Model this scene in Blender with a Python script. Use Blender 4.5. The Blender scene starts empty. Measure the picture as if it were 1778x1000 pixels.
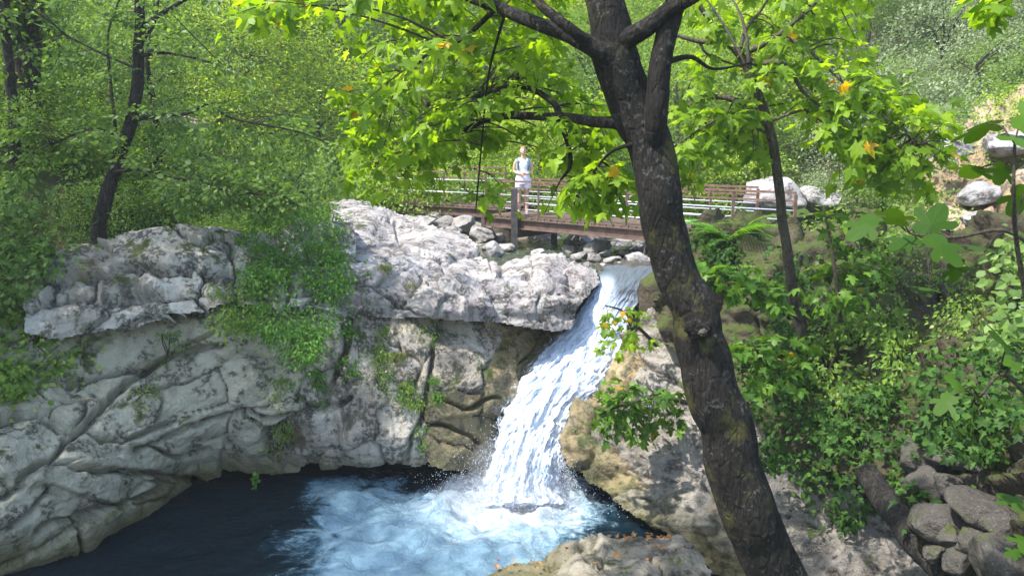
import bpy, math, random
import numpy as np
from mathutils import Vector, Matrix
random.seed(7); RNG = np.random.default_rng(11)
SC = bpy.context.scene
COL = SC.collection
# ------------------------------------------------------------------ camera
FPX = 1369.0                       # focal length in photo pixels (1778 wide)
TH = math.atan(250 / FPX)          # downward pitch
EYE = np.array([0.0, 0.0, 5.5])    # eye 5.5 m above the pool surface (z = 0)
cam_d = bpy.data.cameras.new('camera'); cam = bpy.data.objects.new('camera', cam_d); COL.objects.link(cam)
cam.location = EYE; cam.rotation_euler = (math.pi / 2 - TH, 0, 0)
cam_d.sensor_width = 36; cam_d.lens = 36 * FPX / 1778; cam_d.clip_start = 0.05; cam_d.clip_end = 2000
SC.camera = cam
# ------------------------------------------------------------------ light
SUN_EL, SUN_AZ = math.radians(60), math.radians(-112)    # azimuth measured from +Y (upstream) towards +X
to_sun = Vector((math.sin(SUN_AZ) * math.cos(SUN_EL), math.cos(SUN_AZ) * math.cos(SUN_EL), math.sin(SUN_EL)))
W = bpy.data.worlds.new('World'); SC.world = W; W.use_nodes = True
wn = W.node_tree.nodes; wl = W.node_tree.links
sky = wn.new('ShaderNodeTexSky'); sky.sky_type = 'NISHITA'; sky.sun_disc = False
sky.sun_elevation = SUN_EL; sky.sun_rotation = SUN_AZ; sky.air_density = 1.0; sky.dust_density = 1.5
wl.new(sky.outputs[0], wn['Background'].inputs[0]); wn['Background'].inputs[1].default_value = 0.15
sun_d = bpy.data.lights.new('sun', 'SUN'); sun_d.energy = 3.0; sun_d.angle = math.radians(1.2); sun_d.color = (1, .96, .90)
sun = bpy.data.objects.new('sun', sun_d); COL.objects.link(sun)
sun.rotation_euler = to_sun.to_track_quat('Z', 'Y').to_euler()
SC.view_settings.view_transform = 'Standard'; SC.view_settings.look = 'None'
SC.view_settings.exposure = 1.9; SC.view_settings.gamma = 1
cy = SC.cycles
cy.use_denoising = True; cy.max_bounces = 8; cy.diffuse_bounces = 4; cy.glossy_bounces = 2
cy.transmission_bounces = 4; cy.transparent_max_bounces = 12; cy.caustics_reflective = False; cy.caustics_refractive = False
cy.sample_clamp_indirect = 6.0
# ------------------------------------------------------------------ pixel <-> world
CT, ST = math.cos(TH), math.sin(TH)
def ray(x, y):
    a = (np.asarray(x, float) - 889) / FPX; b = (500 - np.asarray(y, float)) / FPX
    return np.stack([a + 0 * b, CT + b * ST, -ST + b * CT + 0 * a], -1)
def P(x, y, d):
    r = ray(x, y); return EYE + r * (np.asarray(d, float) / r[..., 1])[..., None]
def G(x, y, z=0.0):
    r = ray(x, y); return EYE + r * ((z - 5.5) / r[..., 2])[..., None]
def PX(p):                          # world -> photo pixel
    p = np.asarray(p, float) - EYE
    f = p[..., 1] * CT - p[..., 2] * ST; u = p[..., 1] * ST + p[..., 2] * CT
    return 889 + FPX * p[..., 0] / f, 500 - FPX * u / f
# ------------------------------------------------------------------ noise / helpers
def _h(x, y, z, s):
    n = (x * 374761393 + y * 668265263 + z * 1440662683 + s * 974711) & 0xffffffff
    n = ((n ^ (n >> 13)) * 1274126177) & 0xffffffff
    n = ((n ^ (n >> 15)) * 2246822519) & 0xffffffff
    return (n ^ (n >> 16)) / 2147483648.0 - 1.0
def vn(p, s=0):
    p = np.asarray(p, float); i = np.floor(p).astype(np.int64); f = p - i; f = f * f * f * (f * (f * 6 - 15) + 10)
    x, y, z = i[..., 0], i[..., 1], i[..., 2]; u, v, w = f[..., 0], f[..., 1], f[..., 2]
    L = lambda a, b, t: a + (b - a) * t
    return L(L(L(_h(x, y, z, s), _h(x + 1, y, z, s), u), L(_h(x, y + 1, z, s), _h(x + 1, y + 1, z, s), u), v),
             L(L(_h(x, y, z + 1, s), _h(x + 1, y, z + 1, s), u), L(_h(x, y + 1, z + 1, s), _h(x + 1, y + 1, z + 1, s), u), v), w)
def fbm(p, o=4, s=0, g=.5):
    p = np.asarray(p, float); r = 0; a = 1
    for k in range(o): r = r + a * vn(p * 2 ** k + 17.3 * k, s + k); a *= g
    return r
def sstep(a, b, x): t = np.clip((x - a) / (b - a), 0, 1); return t * t * (3 - 2 * t)
def tps(c, lam=.02):
    c = np.array(c, float); p = c[:, :2] / 100; n = len(p)
    def U(q):
        r2 = ((q[..., None, :] - p) ** 2).sum(-1) + 1e-9; return .5 * r2 * np.log(r2)
    K = U(p) + lam * np.eye(n); Q = np.c_[np.ones(n), p]
    A = np.block([[K, Q], [Q.T, np.zeros((3, 3))]]); w = np.linalg.solve(A, np.r_[c[:, 2], 0, 0, 0])
    def f(x, y):
        q = np.stack([np.asarray(x, float) / 100, np.asarray(y, float) / 100], -1)
        return U(q) @ w[:n] + w[n] + q @ w[n + 1:]
    return f
def inpoly(x, y, poly):
    ins = np.zeros(np.shape(x), bool); n = len(poly); j = n - 1
    for i in range(n):
        xi, yi = poly[i]; xj, yj = poly[j]
        if yi != yj: ins ^= ((yi > y) != (yj > y)) & (x < (xj - xi) * (y - yi) / (yj - yi) + xi)
        j = i
    return ins
def segdist(x, y, line):
    d = np.full(np.shape(x), 1e9)
    for (x0, y0), (x1, y1) in zip(line[:-1], line[1:]):
        dx, dy = x1 - x0, y1 - y0; t = np.clip(((x - x0) * dx + (y - y0) * dy) / (dx * dx + dy * dy), 0, 1)
        d = np.minimum(d, np.hypot(x - x0 - t * dx, y - y0 - t * dy))
    return d
def mesh(name, V, faces, smooth=True):
    """faces: array (M,k) or list of such arrays"""
    me = bpy.data.meshes.new(name); V = np.asarray(V, np.float32)
    fs = [np.asarray(f, np.int32) for f in (faces if isinstance(faces, list) else [faces]) if len(f)]
    me.vertices.add(len(V)); me.vertices.foreach_set('co', V.ravel())
    loops = np.concatenate([f.ravel() for f in fs]); tot = np.concatenate([np.full(len(f), f.shape[1], np.int32) for f in fs])
    me.loops.add(len(loops)); me.loops.foreach_set('vertex_index', loops)
    me.polygons.add(len(tot)); me.polygons.foreach_set('loop_start', np.r_[0, np.cumsum(tot)[:-1]].astype(np.int32))
    me.polygons.foreach_set('use_smooth', np.full(len(tot), smooth))
    me.update(calc_edges=True); return me
def obj(name, me, mat, parent=None, local=False):
    o = bpy.data.objects.new(name, me); COL.objects.link(o)
    if mat is not None and me is not None and not me.materials: me.materials.append(mat)
    if parent is not None:
        o.parent = parent
        if not local: o.matrix_parent_inverse = Matrix.Translation(-parent.location)
    return o
def tag(o, label=None, cat=None, group=None, kind=None):
    for k, v in (('label', label), ('category', cat), ('group', group), ('kind', kind)):
        if v: o[k] = v
    return o
def empty(name, loc, label=None, cat=None, group=None, kind=None):
    o = bpy.data.objects.new(name, None); COL.objects.link(o); o.location = [float(v) for v in loc]; o.empty_display_size = .2
    return tag(o, label, cat, group, kind)
def copy_tree(root, loc, rz=0, sc=1.0, parent=None):
    r = root.copy(); COL.objects.link(r); r.location = loc; r.rotation_euler = (0, 0, rz); r.scale = (sc,) * 3 if np.isscalar(sc) else sc
    for ch in root.children:
        c = ch.copy(); COL.objects.link(c); c.parent = r
        for g in ch.children:
            d = g.copy(); COL.objects.link(d); d.parent = c
    return r
def catmull(pts, n=8):
    p = np.array(pts, float); p = np.vstack([2 * p[0] - p[1], p, 2 * p[-1] - p[-2]]); out = []
    for i in range(1, len(p) - 2):
        t = np.linspace(0, 1, n, endpoint=False)[:, None]
        a, b, c, d = p[i - 1], p[i], p[i + 1], p[i + 2]
        out.append(.5 * (2 * b + (c - a) * t + (2 * a - 5 * b + 4 * c - d) * t ** 2 + (3 * b - a - 3 * c + d) * t ** 3))
    return np.vstack(out + [p[-2][None]])
def tube(path, rad, n=8, lump=0, seed=0):
    path = np.asarray(path, float); m = len(path); rad = np.broadcast_to(np.asarray(rad, float), (m,))
    T = np.gradient(path, axis=0); T /= np.linalg.norm(T, axis=1)[:, None] + 1e-9
    ref = np.array([.31, .9, .3]) if abs(T[0] @ np.array([.31, .9, .3])) < .85 else np.array([.9, .1, .2])
    a = np.linspace(0, 2 * np.pi, n, endpoint=False); V = []
    N = np.cross(T[0], ref); N /= np.linalg.norm(N)
    for k in range(m):
        N = N - T[k] * (N @ T[k]); N /= np.linalg.norm(N) + 1e-9; B = np.cross(T[k], N)
        V.append(path[k] + rad[k] * (np.cos(a)[:, None] * N + np.sin(a)[:, None] * B))
    V = np.array(V)
    if lump:
        C = path[:, None]; D = V - C; s = 2.2 / max(rad.max(), .01)
        nz = fbm(V * np.array([s, s, s * .35]), 3, seed) * .6 + vn(V * s * 2.5, seed + 9) * .25
        V = C + D * (1 + lump * nz)[..., None]
    V = V.reshape(-1, 3)
    i = np.arange(m - 1)[:, None] * n; j = np.arange(n)[None]; j2 = (j + 1) % n
    F = np.stack([i + j, i + j2, i + n + j2, i + n + j], -1).reshape(-1, 4)
    V = np.vstack([V, path[:1], path[-1:]]); e0, e1 = m * n, m * n + 1; jj = np.arange(n); j2 = (jj + 1) % n
    caps = np.vstack([np.stack([np.full(n, e0), j2, jj], -1), np.stack([np.full(n, e1), (m - 1) * n + jj, (m - 1) * n + j2], -1)])
    return V, F, caps
def merge(parts):
    V = []; Q = []; T = []; o = 0
    for v, q, t in parts:
        V.append(v)
        if len(q): Q.append(np.asarray(q) + o)
        if len(t): T.append(np.asarray(t) + o)
        o += len(v)
    return np.vstack(V), [np.vstack(x) for x in (Q, T) if x]
def boxm(c, sx, sy, sz, M=None):
    s = np.array([[x, y, z] for x in (-1, 1) for y in (-1, 1) for z in (-1, 1)], float) * [sx / 2, sy / 2, sz / 2]
    if M is not None: s = s @ np.asarray(M).T
    return s + c, np.array([[0, 1, 3, 2], [4, 6, 7, 5], [0, 4, 5, 1], [2, 3, 7, 6], [0, 2, 6, 4], [1, 5, 7, 3]]), []
def bar(a, b, w, h):                # box from a to b, w across, h vertical
    a, b = np.array(a, float), np.array(b, float); d = b - a; L = np.linalg.norm(d); d /= L
    up = np.array([0, 0, 1.]) if abs(d[2]) < .9 else np.array([0, 1., 0]); s = np.cross(d, up); s /= np.linalg.norm(s); u = np.cross(s, d)
    return boxm((a + b) / 2, L, w, h, np.stack([d, s, u], 1))
def ico(sub=3):
    import bmesh
    bm = bmesh.new(); bmesh.ops.create_icosphere(bm, subdivisions=sub, radius=1); bm.verts.ensure_lookup_table()
    V = np.array([v.co[:] for v in bm.verts]); F = np.array([[v.index for v in f.verts] for f in bm.faces]); bm.free(); return V, F
# ------------------------------------------------------------------ materials
class NT:
    def __init__(s, name):
        s.m = bpy.data.materials.new(name); s.m.use_nodes = True; s.t = s.m.node_tree; s.n = s.t.nodes; s.n.clear(); s.l = s.t.links
        s.out = s.n.new('ShaderNodeOutputMaterial'); s.geo = s.n.new('ShaderNodeNewGeometry'); s.pos = s.geo.outputs['Position']
    def add(s, typ, **kw):
        nd = s.n.new(typ)
        for k, v in kw.items():
            if hasattr(nd, k) and k not in ('inputs',): setattr(nd, k, v)
        return nd
    def put(s, sock, v):
        if hasattr(v, 'is_linked'): s.l.new(v, sock)
        elif isinstance(v, (tuple, list)) and len(v) == 3 and sock.type == 'RGBA': sock.default_value = (*v, 1)
        else: sock.default_value = v
    def noise(s, scale, detail=4, rough=.55, vec=None, dist=0):
        nd = s.n.new('ShaderNodeTexNoise'); nd.inputs['Scale'].default_value = scale; nd.inputs['Detail'].default_value = detail
        nd.inputs['Roughness'].default_value = rough; nd.inputs['Distortion'].default_value = dist; s.l.new(vec or s.pos, nd.inputs['Vector']); return nd.outputs['Fac']
    def vor(s, scale, feat='F1', vec=None):
        nd = s.n.new('ShaderNodeTexVoronoi'); nd.feature = feat; nd.inputs['Scale'].default_value = scale; s.l.new(vec or s.pos, nd.inputs['Vector']); return nd.outputs['Distance']
    def map(s, v, a, b, c=0, d=1):
        nd = s.n.new('ShaderNodeMapRange'); nd.interpolation_type = 'SMOOTHSTEP'
        for k, q in zip((0, 1, 2, 3, 4), (v, a, b, c, d)): s.put(nd.inputs[k], q)
        return nd.outputs[0]
    def math(s, op, a, b=0.0):
        nd = s.n.new('ShaderNodeMath'); nd.operation = op; s.put(nd.inputs[0], a); s.put(nd.inputs[1], b); return nd.outputs[0]
    def mix(s, f, a, b, mode='MIX'):
        nd = s.n.new('ShaderNodeMix'); nd.data_type = 'RGBA'; nd.blend_type = mode
        s.put(nd.inputs[0], f); s.put(nd.inputs[6], a); s.put(nd.inputs[7], b); return nd.outputs[2]
    def scale(s, v):
        nd = s.n.new('ShaderNodeVectorMath'); nd.operation = 'MULTIPLY'; s.l.new(s.pos, nd.inputs[0]); nd.inputs[1].default_value = v; return nd.outputs[0]
    def bump(s, h, st, dist=.05, prev=None):
        nd = s.n.new('ShaderNodeBump'); nd.inputs['Strength'].default_value = st; nd.inputs['Distance'].default_value = dist
        s.l.new(h, nd.inputs['Height'])
        if prev: s.l.new(prev, nd.inputs['Normal'])
        return nd.outputs[0]
    def prin(s, col, rough=.8, spec=.3, nrm=None, **kw):
        b = s.n.new('ShaderNodeBsdfPrincipled'); s.put(b.inputs['Base Color'], col); s.put(b.inputs['Roughness'], rough)
        b.inputs['Specular IOR Level'].default_value = spec
        if nrm: s.l.new(nrm, b.inputs['Normal'])
        for k, v in kw.items(): s.put(b.inputs[k], v)
        return b.outputs[0]
    def done(s, sh): s.l.new(sh, s.out.inputs[0]); return s.m
    def ramp(s, f, stops):
        nd = s.n.new('ShaderNodeValToRGB'); e = nd.color_ramp.elements
        while len(e) < len(stops): e.new(.5)
        for k, (p, c) in enumerate(stops): e[k].position = p; e[k].color = (*c, 1)
        s.l.new(f, nd.inputs[0]); return nd.outputs[0]
    def xyz(s, v=None):
        nd = s.n.new('ShaderNodeSeparateXYZ'); s.l.new(v or s.pos, nd.inputs[0]); return nd.outputs
    def rnd(s):
        oi = s.n.new('ShaderNodeObjectInfo'); return s.math('FRACT', s.math('ADD', oi.outputs['Random'], s.geo.outputs['Random Per Island']))
def rockmat(name, A, B, dark=.5, moss=.3, speck=.3, stain=.0, stain_c=(.3, .2, .09), algae=0, bump=1.0, wet=.0, rough=.85, purple=0):
    t = NT(name)
    n1 = t.noise(.9, 5); n2 = t.noise(3.2, 8, .62); n3 = t.noise(16, 6, .6); n4 = t.noise(60, 3, .6)
    oi = t.n.new('ShaderNodeObjectInfo')
    c = t.mix(t.map(n1, .35, .65), A, B)
    c = t.mix(t.map(n2, .42, .7, 0, .6), c, tuple(v * .55 for v in B))
    vs = t.noise(2.4, 7, .65, t.scale((1, 1, .28)), .4); c = t.mix(t.math('MULTIPLY', t.map(vs, .54, .64), dark), c, (.07, .058, .042))
    c = t.mix(t.math('MULTIPLY', oi.outputs['Random'], .22), c, tuple(v * .6 for v in B))
    nz = t.xyz(t.geo.outputs['Normal'])[2]
    if stain: c = t.mix(t.map(t.noise(1.3, 6, .6, t.scale((1, 1, .45))), .66 - stain * .3, .8 - stain * .25, 0, .85), c, stain_c)
    if purple: c = t.mix(t.map(t.noise(5, 5), .52, .7, 0, purple), c, (.42, .30, .36))
    dk = t.math('MULTIPLY', t.map(n2, .55 - dark * .12, .64 - dark * .1), t.map(n3, .44, .53))
    c = t.mix(t.math('MULTIPLY', dk, .85), c, (.055, .05, .045))
    c = t.mix(t.map(n4, .56, .68, 0, speck), c, (.09, .085, .075))
    c = t.mix(t.map(n4, .30, .42, speck * .8, 0), c, (.40, .39, .36))
    if moss:
        mf = t.math('MULTIPLY', t.map(nz, -.1, .75), t.map(t.noise(2.1, 6, .65), .62 - moss * .25, .72 - moss * .22))
        c = t.mix(mf, c, t.mix(n3, (.022, .033, .008), (.07, .085, .018)))
    if algae:
        z = t.xyz()[2]; zz = t.math('ADD', z, t.math('MULTIPLY', n2, -.6))
        c = t.mix(t.map(zz, -.25, .45, algae, 0), c, (.11, .10, .035))
    b = t.bump(n2, .55 * bump, .12); b = t.bump(n3, .9 * bump, .05, b); b = t.bump(n4, .4 * bump, .012, b)
    return t.done(t.prin(c, rough - wet * .5, .25 + wet * .3, b))
def leafmat(name, cols, trans=.5, tint=(1.25, 1.15, .35), rough=.45, odd=None, spec=.3):
    t = NT(name); r = t.rnd()
    st = [(i / (len(cols) - 1) * .95, c) for i, c in enumerate(cols)]
    if odd: st += [(.988, cols[-1]), (.993, odd)]
    c = t.ramp(r, st)
    n = t.noise(.35, 2)
    c = t.mix(t.map(n, .3, .7, .25, 0), c, cols[0])
    tc = t.mix(1.0, c, tint, 'MULTIPLY')
    s1 = t.prin(c, rough, spec); tr = t.n.new('ShaderNodeBsdfTranslucent'); t.l.new(tc, tr.inputs[0])
    mx = t.n.new('ShaderNodeMixShader'); mx.inputs[0].default_value = trans; t.l.new(s1, mx.inputs[1]); t.l.new(tr.outputs[0], mx.inputs[2])
    return t.done(mx.outputs[0])
def flat(name, c, rough=.6, spec=.3, var=.25, sc=8, bump=.2, metal=0):
    t = NT(name); n = t.noise(sc, 6, .6)
    b = t.bump(n, bump, .02)
    return t.done(t.prin(t.mix(t.map(n, .3, .7), tuple(v * (1 - var) for v in c), tuple(min(1, v * (1 + var)) for v in c)), rough, spec, b, Metallic=metal))
def barkmat(name, A, B, lich=.3, moss=.2, sc=1.0):
    t = NT(name); v = t.scale((1, 1, .22)); n = t.noise(20 * sc, 9, .7, v, .8); n2 = t.noise(5 * sc, 5); n3 = t.noise(26 * sc, 4, .6)
    c = t.mix(t.map(n, .35, .65), A, B)
    c = t.mix(t.math('MULTIPLY', t.map(n3, .56, .62), t.map(n2, .47, .56, 0, lich)), c, (.22, .22, .195))
    c = t.mix(t.map(t.noise(3.1 * sc, 6, .7), .62 - moss * .2, .75 - moss * .2, 0, .85), c, t.mix(n3, (.03, .032, .01), (.10, .09, .025)))
    vc = t.vor(16 * sc, 'DISTANCE_TO_EDGE', t.scale((1, 1, .3))); b = t.bump(t.map(vc, 0, .12), .6, .03); b = t.bump(n, 1, .05, b); b = t.bump(n3, .7, .02, b)
    return t.done(t.prin(c, .85, .2, b))
M = {}
M['cliff'] = rockmat('limestone_beige', (.47, .44, .345), (.36, .335, .25), dark=.32, moss=.34, speck=.15, algae=.85, stain=.15, stain_c=(.25, .17, .10))  # greenish-beige limestone of the left cliff
M['cliff_mid'] = rockmat('limestone_stained', (.47, .43, .365), (.31, .265, .205), dark=.85, moss=.3, speck=.3, stain=.3, stain_c=(.30, .20, .09), algae=.7)
M['ledge'] = rockmat('limestone_ledge', (.46, .44, .40), (.30, .27, .22), dark=.75, moss=.42, speck=.25, stain=.2, stain_c=(.16, .11, .05))
M['slab'] = rockmat('limestone_bleached', (0.384, 0.366, 0.353), (0.291, 0.267, 0.248), dark=.7, moss=.12, speck=.2, stain=.12, stain_c=(.27, .2, .14), purple=.35)
M['boulder'] = rockmat('river_boulder', (0.312, 0.300, 0.288), (0.216, 0.198, 0.174), dark=.25, moss=.05, speck=.2, stain=.12)
M['grey'] = rockmat('speckled_rock', (.32, .295, .26), (.22, .195, .16), dark=.45, moss=.2, speck=.75, algae=.8, stain=.1, bump=1.4)
M['ochre'] = rockmat('ochre_rock', (.30, .235, .12), (.20, .155, .08), dark=.45, moss=.55, speck=.2, stain=.2, stain_c=(.14, .085, .03), wet=.5, algae=.7)
M['mossy'] = rockmat('mossy_rock', (.10, .08, .05), (.055, .043, .028), dark=.5, moss=1.25, speck=.1)
M['fore'] = rockmat('bank_rock', (.29, .265, .21), (.20, .175, .13), dark=.3, moss=.12, speck=.25, algae=.9, stain=.1)
M['tan'] = rockmat('tan_outcrop', (.36, .29, .20), (.27, .19, .105), dark=.5, moss=.35, speck=.2, stain=.3, stain_c=(.27, .15, .05))
M['wet'] = rockmat('wet_rock', (0.080, 0.068, 0.048), (0.040, 0.036, 0.024), dark=.5, moss=.3, wet=1, rough=.6)
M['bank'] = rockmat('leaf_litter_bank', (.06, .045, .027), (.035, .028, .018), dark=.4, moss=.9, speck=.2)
# ------------------------------------------------------------------ terrain
def terrain_h(x, y):
    x = np.asarray(x, float); y = np.asarray(y, float)
    cx = 2 + .05 * (y - 15); d = x - cx; L = np.maximum(0, -d); R = np.maximum(0, d)
    h = 2.62 + .13 * np.maximum(0, L - 3.2) + .55 * np.maximum(0, L - 9) + .3 * np.maximum(0, R - 2.6) + .45 * np.maximum(0, R - 7)
    h = h + .30 * np.maximum(0, y - 27) + .25 * np.maximum(0, y - 45)
    far = sstep(24, 34, y); q = np.stack([x * .3, y * .3, 0 * x], -1)
    h = h + fbm(q, 3, 3) * (.12 + .7 * far) + far * .8 * vn(q * .4, 8)
    h = np.where(h > 14, 14 + 20 * (1 - np.exp(-(h - 14) / 20)), h)
    near = sstep(13.6, 15.6, y)
    low = np.clip(-1.5 + (x - 2.6) * .9, -1.5, 2.2) + 5.2 * sstep(-8.6, -10.5, x)
    return low + (h - low) * near
gx = np.concatenate([np.linspace(-160, -46, 14), np.linspace(-44, 44, 220), np.linspace(46, 160, 14)])
gy = np.concatenate([np.linspace(-60, 6, 12), np.linspace(6.4, 80, 190), np.linspace(82, 160, 20)])
X, Y = np.meshgrid(gx, gy); Z = terrain_h(X, Y); nx = len(gx)
Z = np.where(Y < 6.3, np.minimum(Z, np.where(Y < 5, 3.2, 1.2)), Z)
i = (np.arange(len(gy) - 1)[:, None] * nx + np.arange(nx - 1)[None]).ravel()
t = NT('hillside_soil'); n = t.noise(1.2, 8, .65); n2 = t.noise(9, 6, .6)
c = t.mix(t.map(n, .33, .55), (.06, .045, .028), (.04, .065, .016)); c = t.mix(t.map(n2, .5, .7, 0, .5), c, (.08, .09, .03))
M['soil'] = t.done(t.prin(c, .95, .1, t.bump(n2, .8, .1)))
g = obj('ground', mesh('ground', np.stack([X, Y, Z], -1).reshape(-1, 3), np.stack([i, i + 1, i + nx + 1, i + nx], -1)), M['soil'])
tag(g, 'wooded hillside ground rising behind the stream', kind='structure')
# ------------------------------------------------------------------ rock relief: blocks of rock split along their cracks
def relief(name, label, outline, ctrl, seeds, mat, step=4, bulge=.16, crack=.10, cw=.10, rough=.10, tilt=.0, offs=.10, thick=.9, fill=60, fill_a=(0, 1.5, 1),
           grooves=(), warp=10, cat=None, kind='structure', edge=8, seed=1, matfn=None, part='rock_block', fine=.02, hairline=.06, ledges=.05, facet=.06):
    ox = [p[0] for p in outline]; oy = [p[1] for p in outline]
    xs = np.arange(min(ox) - step, max(ox) + step, step); ys = np.arange(min(oy) - step, max(oy) + step, step)
    gx, gy = np.meshgrid(xs, ys); q = np.stack([gx / 30, gy / 30, 0 * gx + seed], -1)
    ew = edge * vn(q * .9, seed + 20) + edge * .5 * vn(q * 2.3, seed + 22)
    mask = inpoly(gx + ew, gy + edge * vn(q, seed + 21), outline)
    Yf = tps(ctrl); D = Yf(gx, gy); base = P(gx, gy, D)
    du = np.gradient(base, axis=1); dv = np.gradient(base, axis=0); nrm = np.cross(dv, du); nrm /= np.linalg.norm(nrm, axis=-1)[..., None] + 1e-9
    if (nrm * (EYE - base)).sum(-1).mean() < 0: nrm = -nrm
    rs = np.random.default_rng(seed)
    S = [tuple(s) for s in seeds]
    if fill:                                   # fill the rest of the face with smaller irregular blocks
        for yy in np.arange(min(oy), max(oy), fill / fill_a[1]):
            for xx in np.arange(min(ox), max(ox), fill * fill_a[1] * .8):
                a = xx + rs.uniform(-.45, .45) * fill; b = yy + rs.uniform(-.4, .4) * fill / fill_a[1]
                if all(((a - s[0]) / (s[3] + fill * .55)) ** 2 + ((b - s[1]) / (s[4] + fill * .4)) ** 2 > 1 for s in S[:len(seeds)]):
                    k = rs.uniform(.55, 1.25); S.append((a, b, fill_a[0] + rs.uniform(-14, 14), fill * .62 * k, fill * .42 * k))
    wx = gx + warp * vn(q * .7, seed + 1) + warp * .5 * vn(q * 2.2, seed + 2); wy = gy + warp * vn(q * .7, seed + 3) + warp * .5 * vn(q * 2.2, seed + 4)
    d1 = np.full(gx.shape, 1e9); d2 = d1.copy(); lab = np.zeros(gx.shape, int)
    for k, (sx, sy, an, lx, ly) in enumerate(S):
        ca, sa = math.cos(math.radians(an)), math.sin(math.radians(an)); u = (wx - sx) * ca + (wy - sy) * sa; v = -(wx - sx) * sa + (wy - sy) * ca
        d = (np.abs(u / lx) ** 2.6 + np.abs(v / ly) ** 2.6) ** (1 / 2.6)
        up = d < d1; d2 = np.where(up, d1, np.minimum(d2, d)); lab = np.where(up, k, lab); d1 = np.where(up, d, d1)
    c = d2 - d1
    wmod = .55 + .9 * np.clip(vn(q * .5, seed + 40) * .5 + .5, 0, 1)
    rnd = rs.uniform(-1, 1, len(S)); rt = rs.uniform(-1, 1, (len(S), 2))
    sx = np.array([s[0] for s in S])[lab]; sy = np.array([s[1] for s in S])[lab]
    cm = np.clip(.58 + .9 * vn(q * .42, seed + 41) + .4 * vn(q * 1.1, seed + 42), .03, 1.1)      # some joints gape, some are closed
    dis = cm * (bulge * .8 * (1 - np.exp(-c / .045)) + bulge * .2 * (1 - np.exp(-c / .3)) - crack * wmod * np.exp(-(c / cw) ** 2)) + offs * rnd[lab] * sstep(0, .07, c)
    dis += tilt * (rt[lab, 0] * (gx - sx) + rt[lab, 1] * (gy - sy)) / 60 * sstep(0, .1, c)
    Lb = np.array([max(s[3], s[4]) for s in S])[lab]; fc = np.full(gx.shape, 9.)
    for _ in range(5):
        g_ = rs.normal(0, 1, (len(S), 3)); fc = np.minimum(fc, (g_[lab, 0] * (wx - sx) + g_[lab, 1] * (wy - sy)) / Lb + .35 * np.abs(g_[lab, 2]))
    dis += facet * np.clip(fc, -1.6, 1) * sstep(0, .06, c)
    rid = 1 - np.abs(fbm(base * np.array([1.1, 1.1, 1.9]), 4, seed + 7, .55))
    dis += rough * fbm(base * .9, 5, seed + 5, .52) * .8 + rough * .9 * (rid - .6) + fine * (1 - np.abs(fbm(base * 5, 3, seed + 6)))
    ca, sa = math.cos(math.radians(fill_a[0])), math.sin(math.radians(fill_a[0]))
    qs = np.stack([(gx * ca + gy * sa) / 95, (-gx * sa + gy * ca) / 34, 0 * gx + seed], -1)
    for kk in range(3):
        f_ = fbm(qs * (1, 1.6, 2.7)[kk] + kk * 7.7, 3, seed + 60 + kk, .45); hair = np.exp(-(f_ / (.05, .06, .06)[kk]) ** 2) * np.clip(.3 + vn(q * .5 + kk, seed + 70 + kk), 0, 1)
        dis -= hairline * (1, .8, .5)[kk] * hair
    stp = fbm(qs * np.array([.8, 1.3, 1]) + 3.3, 2, seed + 80) * 2.2; dis += ledges * (np.floor(stp) + sstep(.82, 1, stp - np.floor(stp)))
    for line, dep, wid in grooves:
        gd = segdist(wx, wy, line); dis -= dep * np.exp(-(gd / wid) ** 2)
    pos = base + nrm * dis[..., None]
    H, Wd = gx.shape; idx = np.arange(H * Wd).reshape(H, Wd)
    m4 = mask[:-1, :-1] & mask[1:, :-1] & mask[:-1, 1:] & mask[1:, 1:]
    quads = np.stack([idx[:-1, :-1], idx[1:, :-1], idx[1:, 1:], idx[:-1, 1:]], -1)[m4]; fl = lab[:-1, :-1][m4]
    flat_pos = pos.reshape(-1, 3); pm = flat_pos[quads.ravel()]
    lo = pm[pm[:, 2].argmin()]
    root = empty(name, (pm[:, 0].mean(), pm[:, 1].mean(), lo[2]), label, cat, None, kind)
    for k in np.unique(fl):
        qf = quads[fl == k]
        if len(qf) < 6 and matfn is None: pass
        u, inv = np.unique(qf, return_inverse=True); F = inv.reshape(-1, 4); V = flat_pos[u]
        e = np.vstack([F[:, [0, 1]], F[:, [1, 2]], F[:, [2, 3]], F[:, [3, 0]]]); ek = np.sort(e, 1)
        _, first, cnt = np.unique(ek, axis=0, return_index=True, return_counts=True); be = e[first[cnt == 1]]
        bv = np.unique(be); rem = {int(b): len(V) + n for n, b in enumerate(bv)}
        rd = V[bv] - EYE; rd /= np.linalg.norm(rd, axis=1)[:, None]
        cen = V.mean(0); back = V[bv] + rd * thick; back += (cen + (back - V[bv]) - back) * .12
        nb = len(bv); sk = np.array([[rem[int(a)], rem[int(a)] + nb, rem[int(b)] + nb, rem[int(b)]] for a, b in be])
        me = mesh(part, np.vstack([V, V[bv], back]), np.vstack([F, sk]))
        s = S[k]; o = obj(part, me, matfn(s[0], s[1]) if matfn else mat, root)
    def surf(x, y, out=0.0):                   # point on the base surface, for things that grow there
        p = P(x, y, Yf(x, y)); r = p - EYE; r /= np.linalg.norm(r, axis=-1)[..., None]; return p - r * (np.asarray(out)[..., None] if np.ndim(out) else out)
    return root, surf
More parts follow.
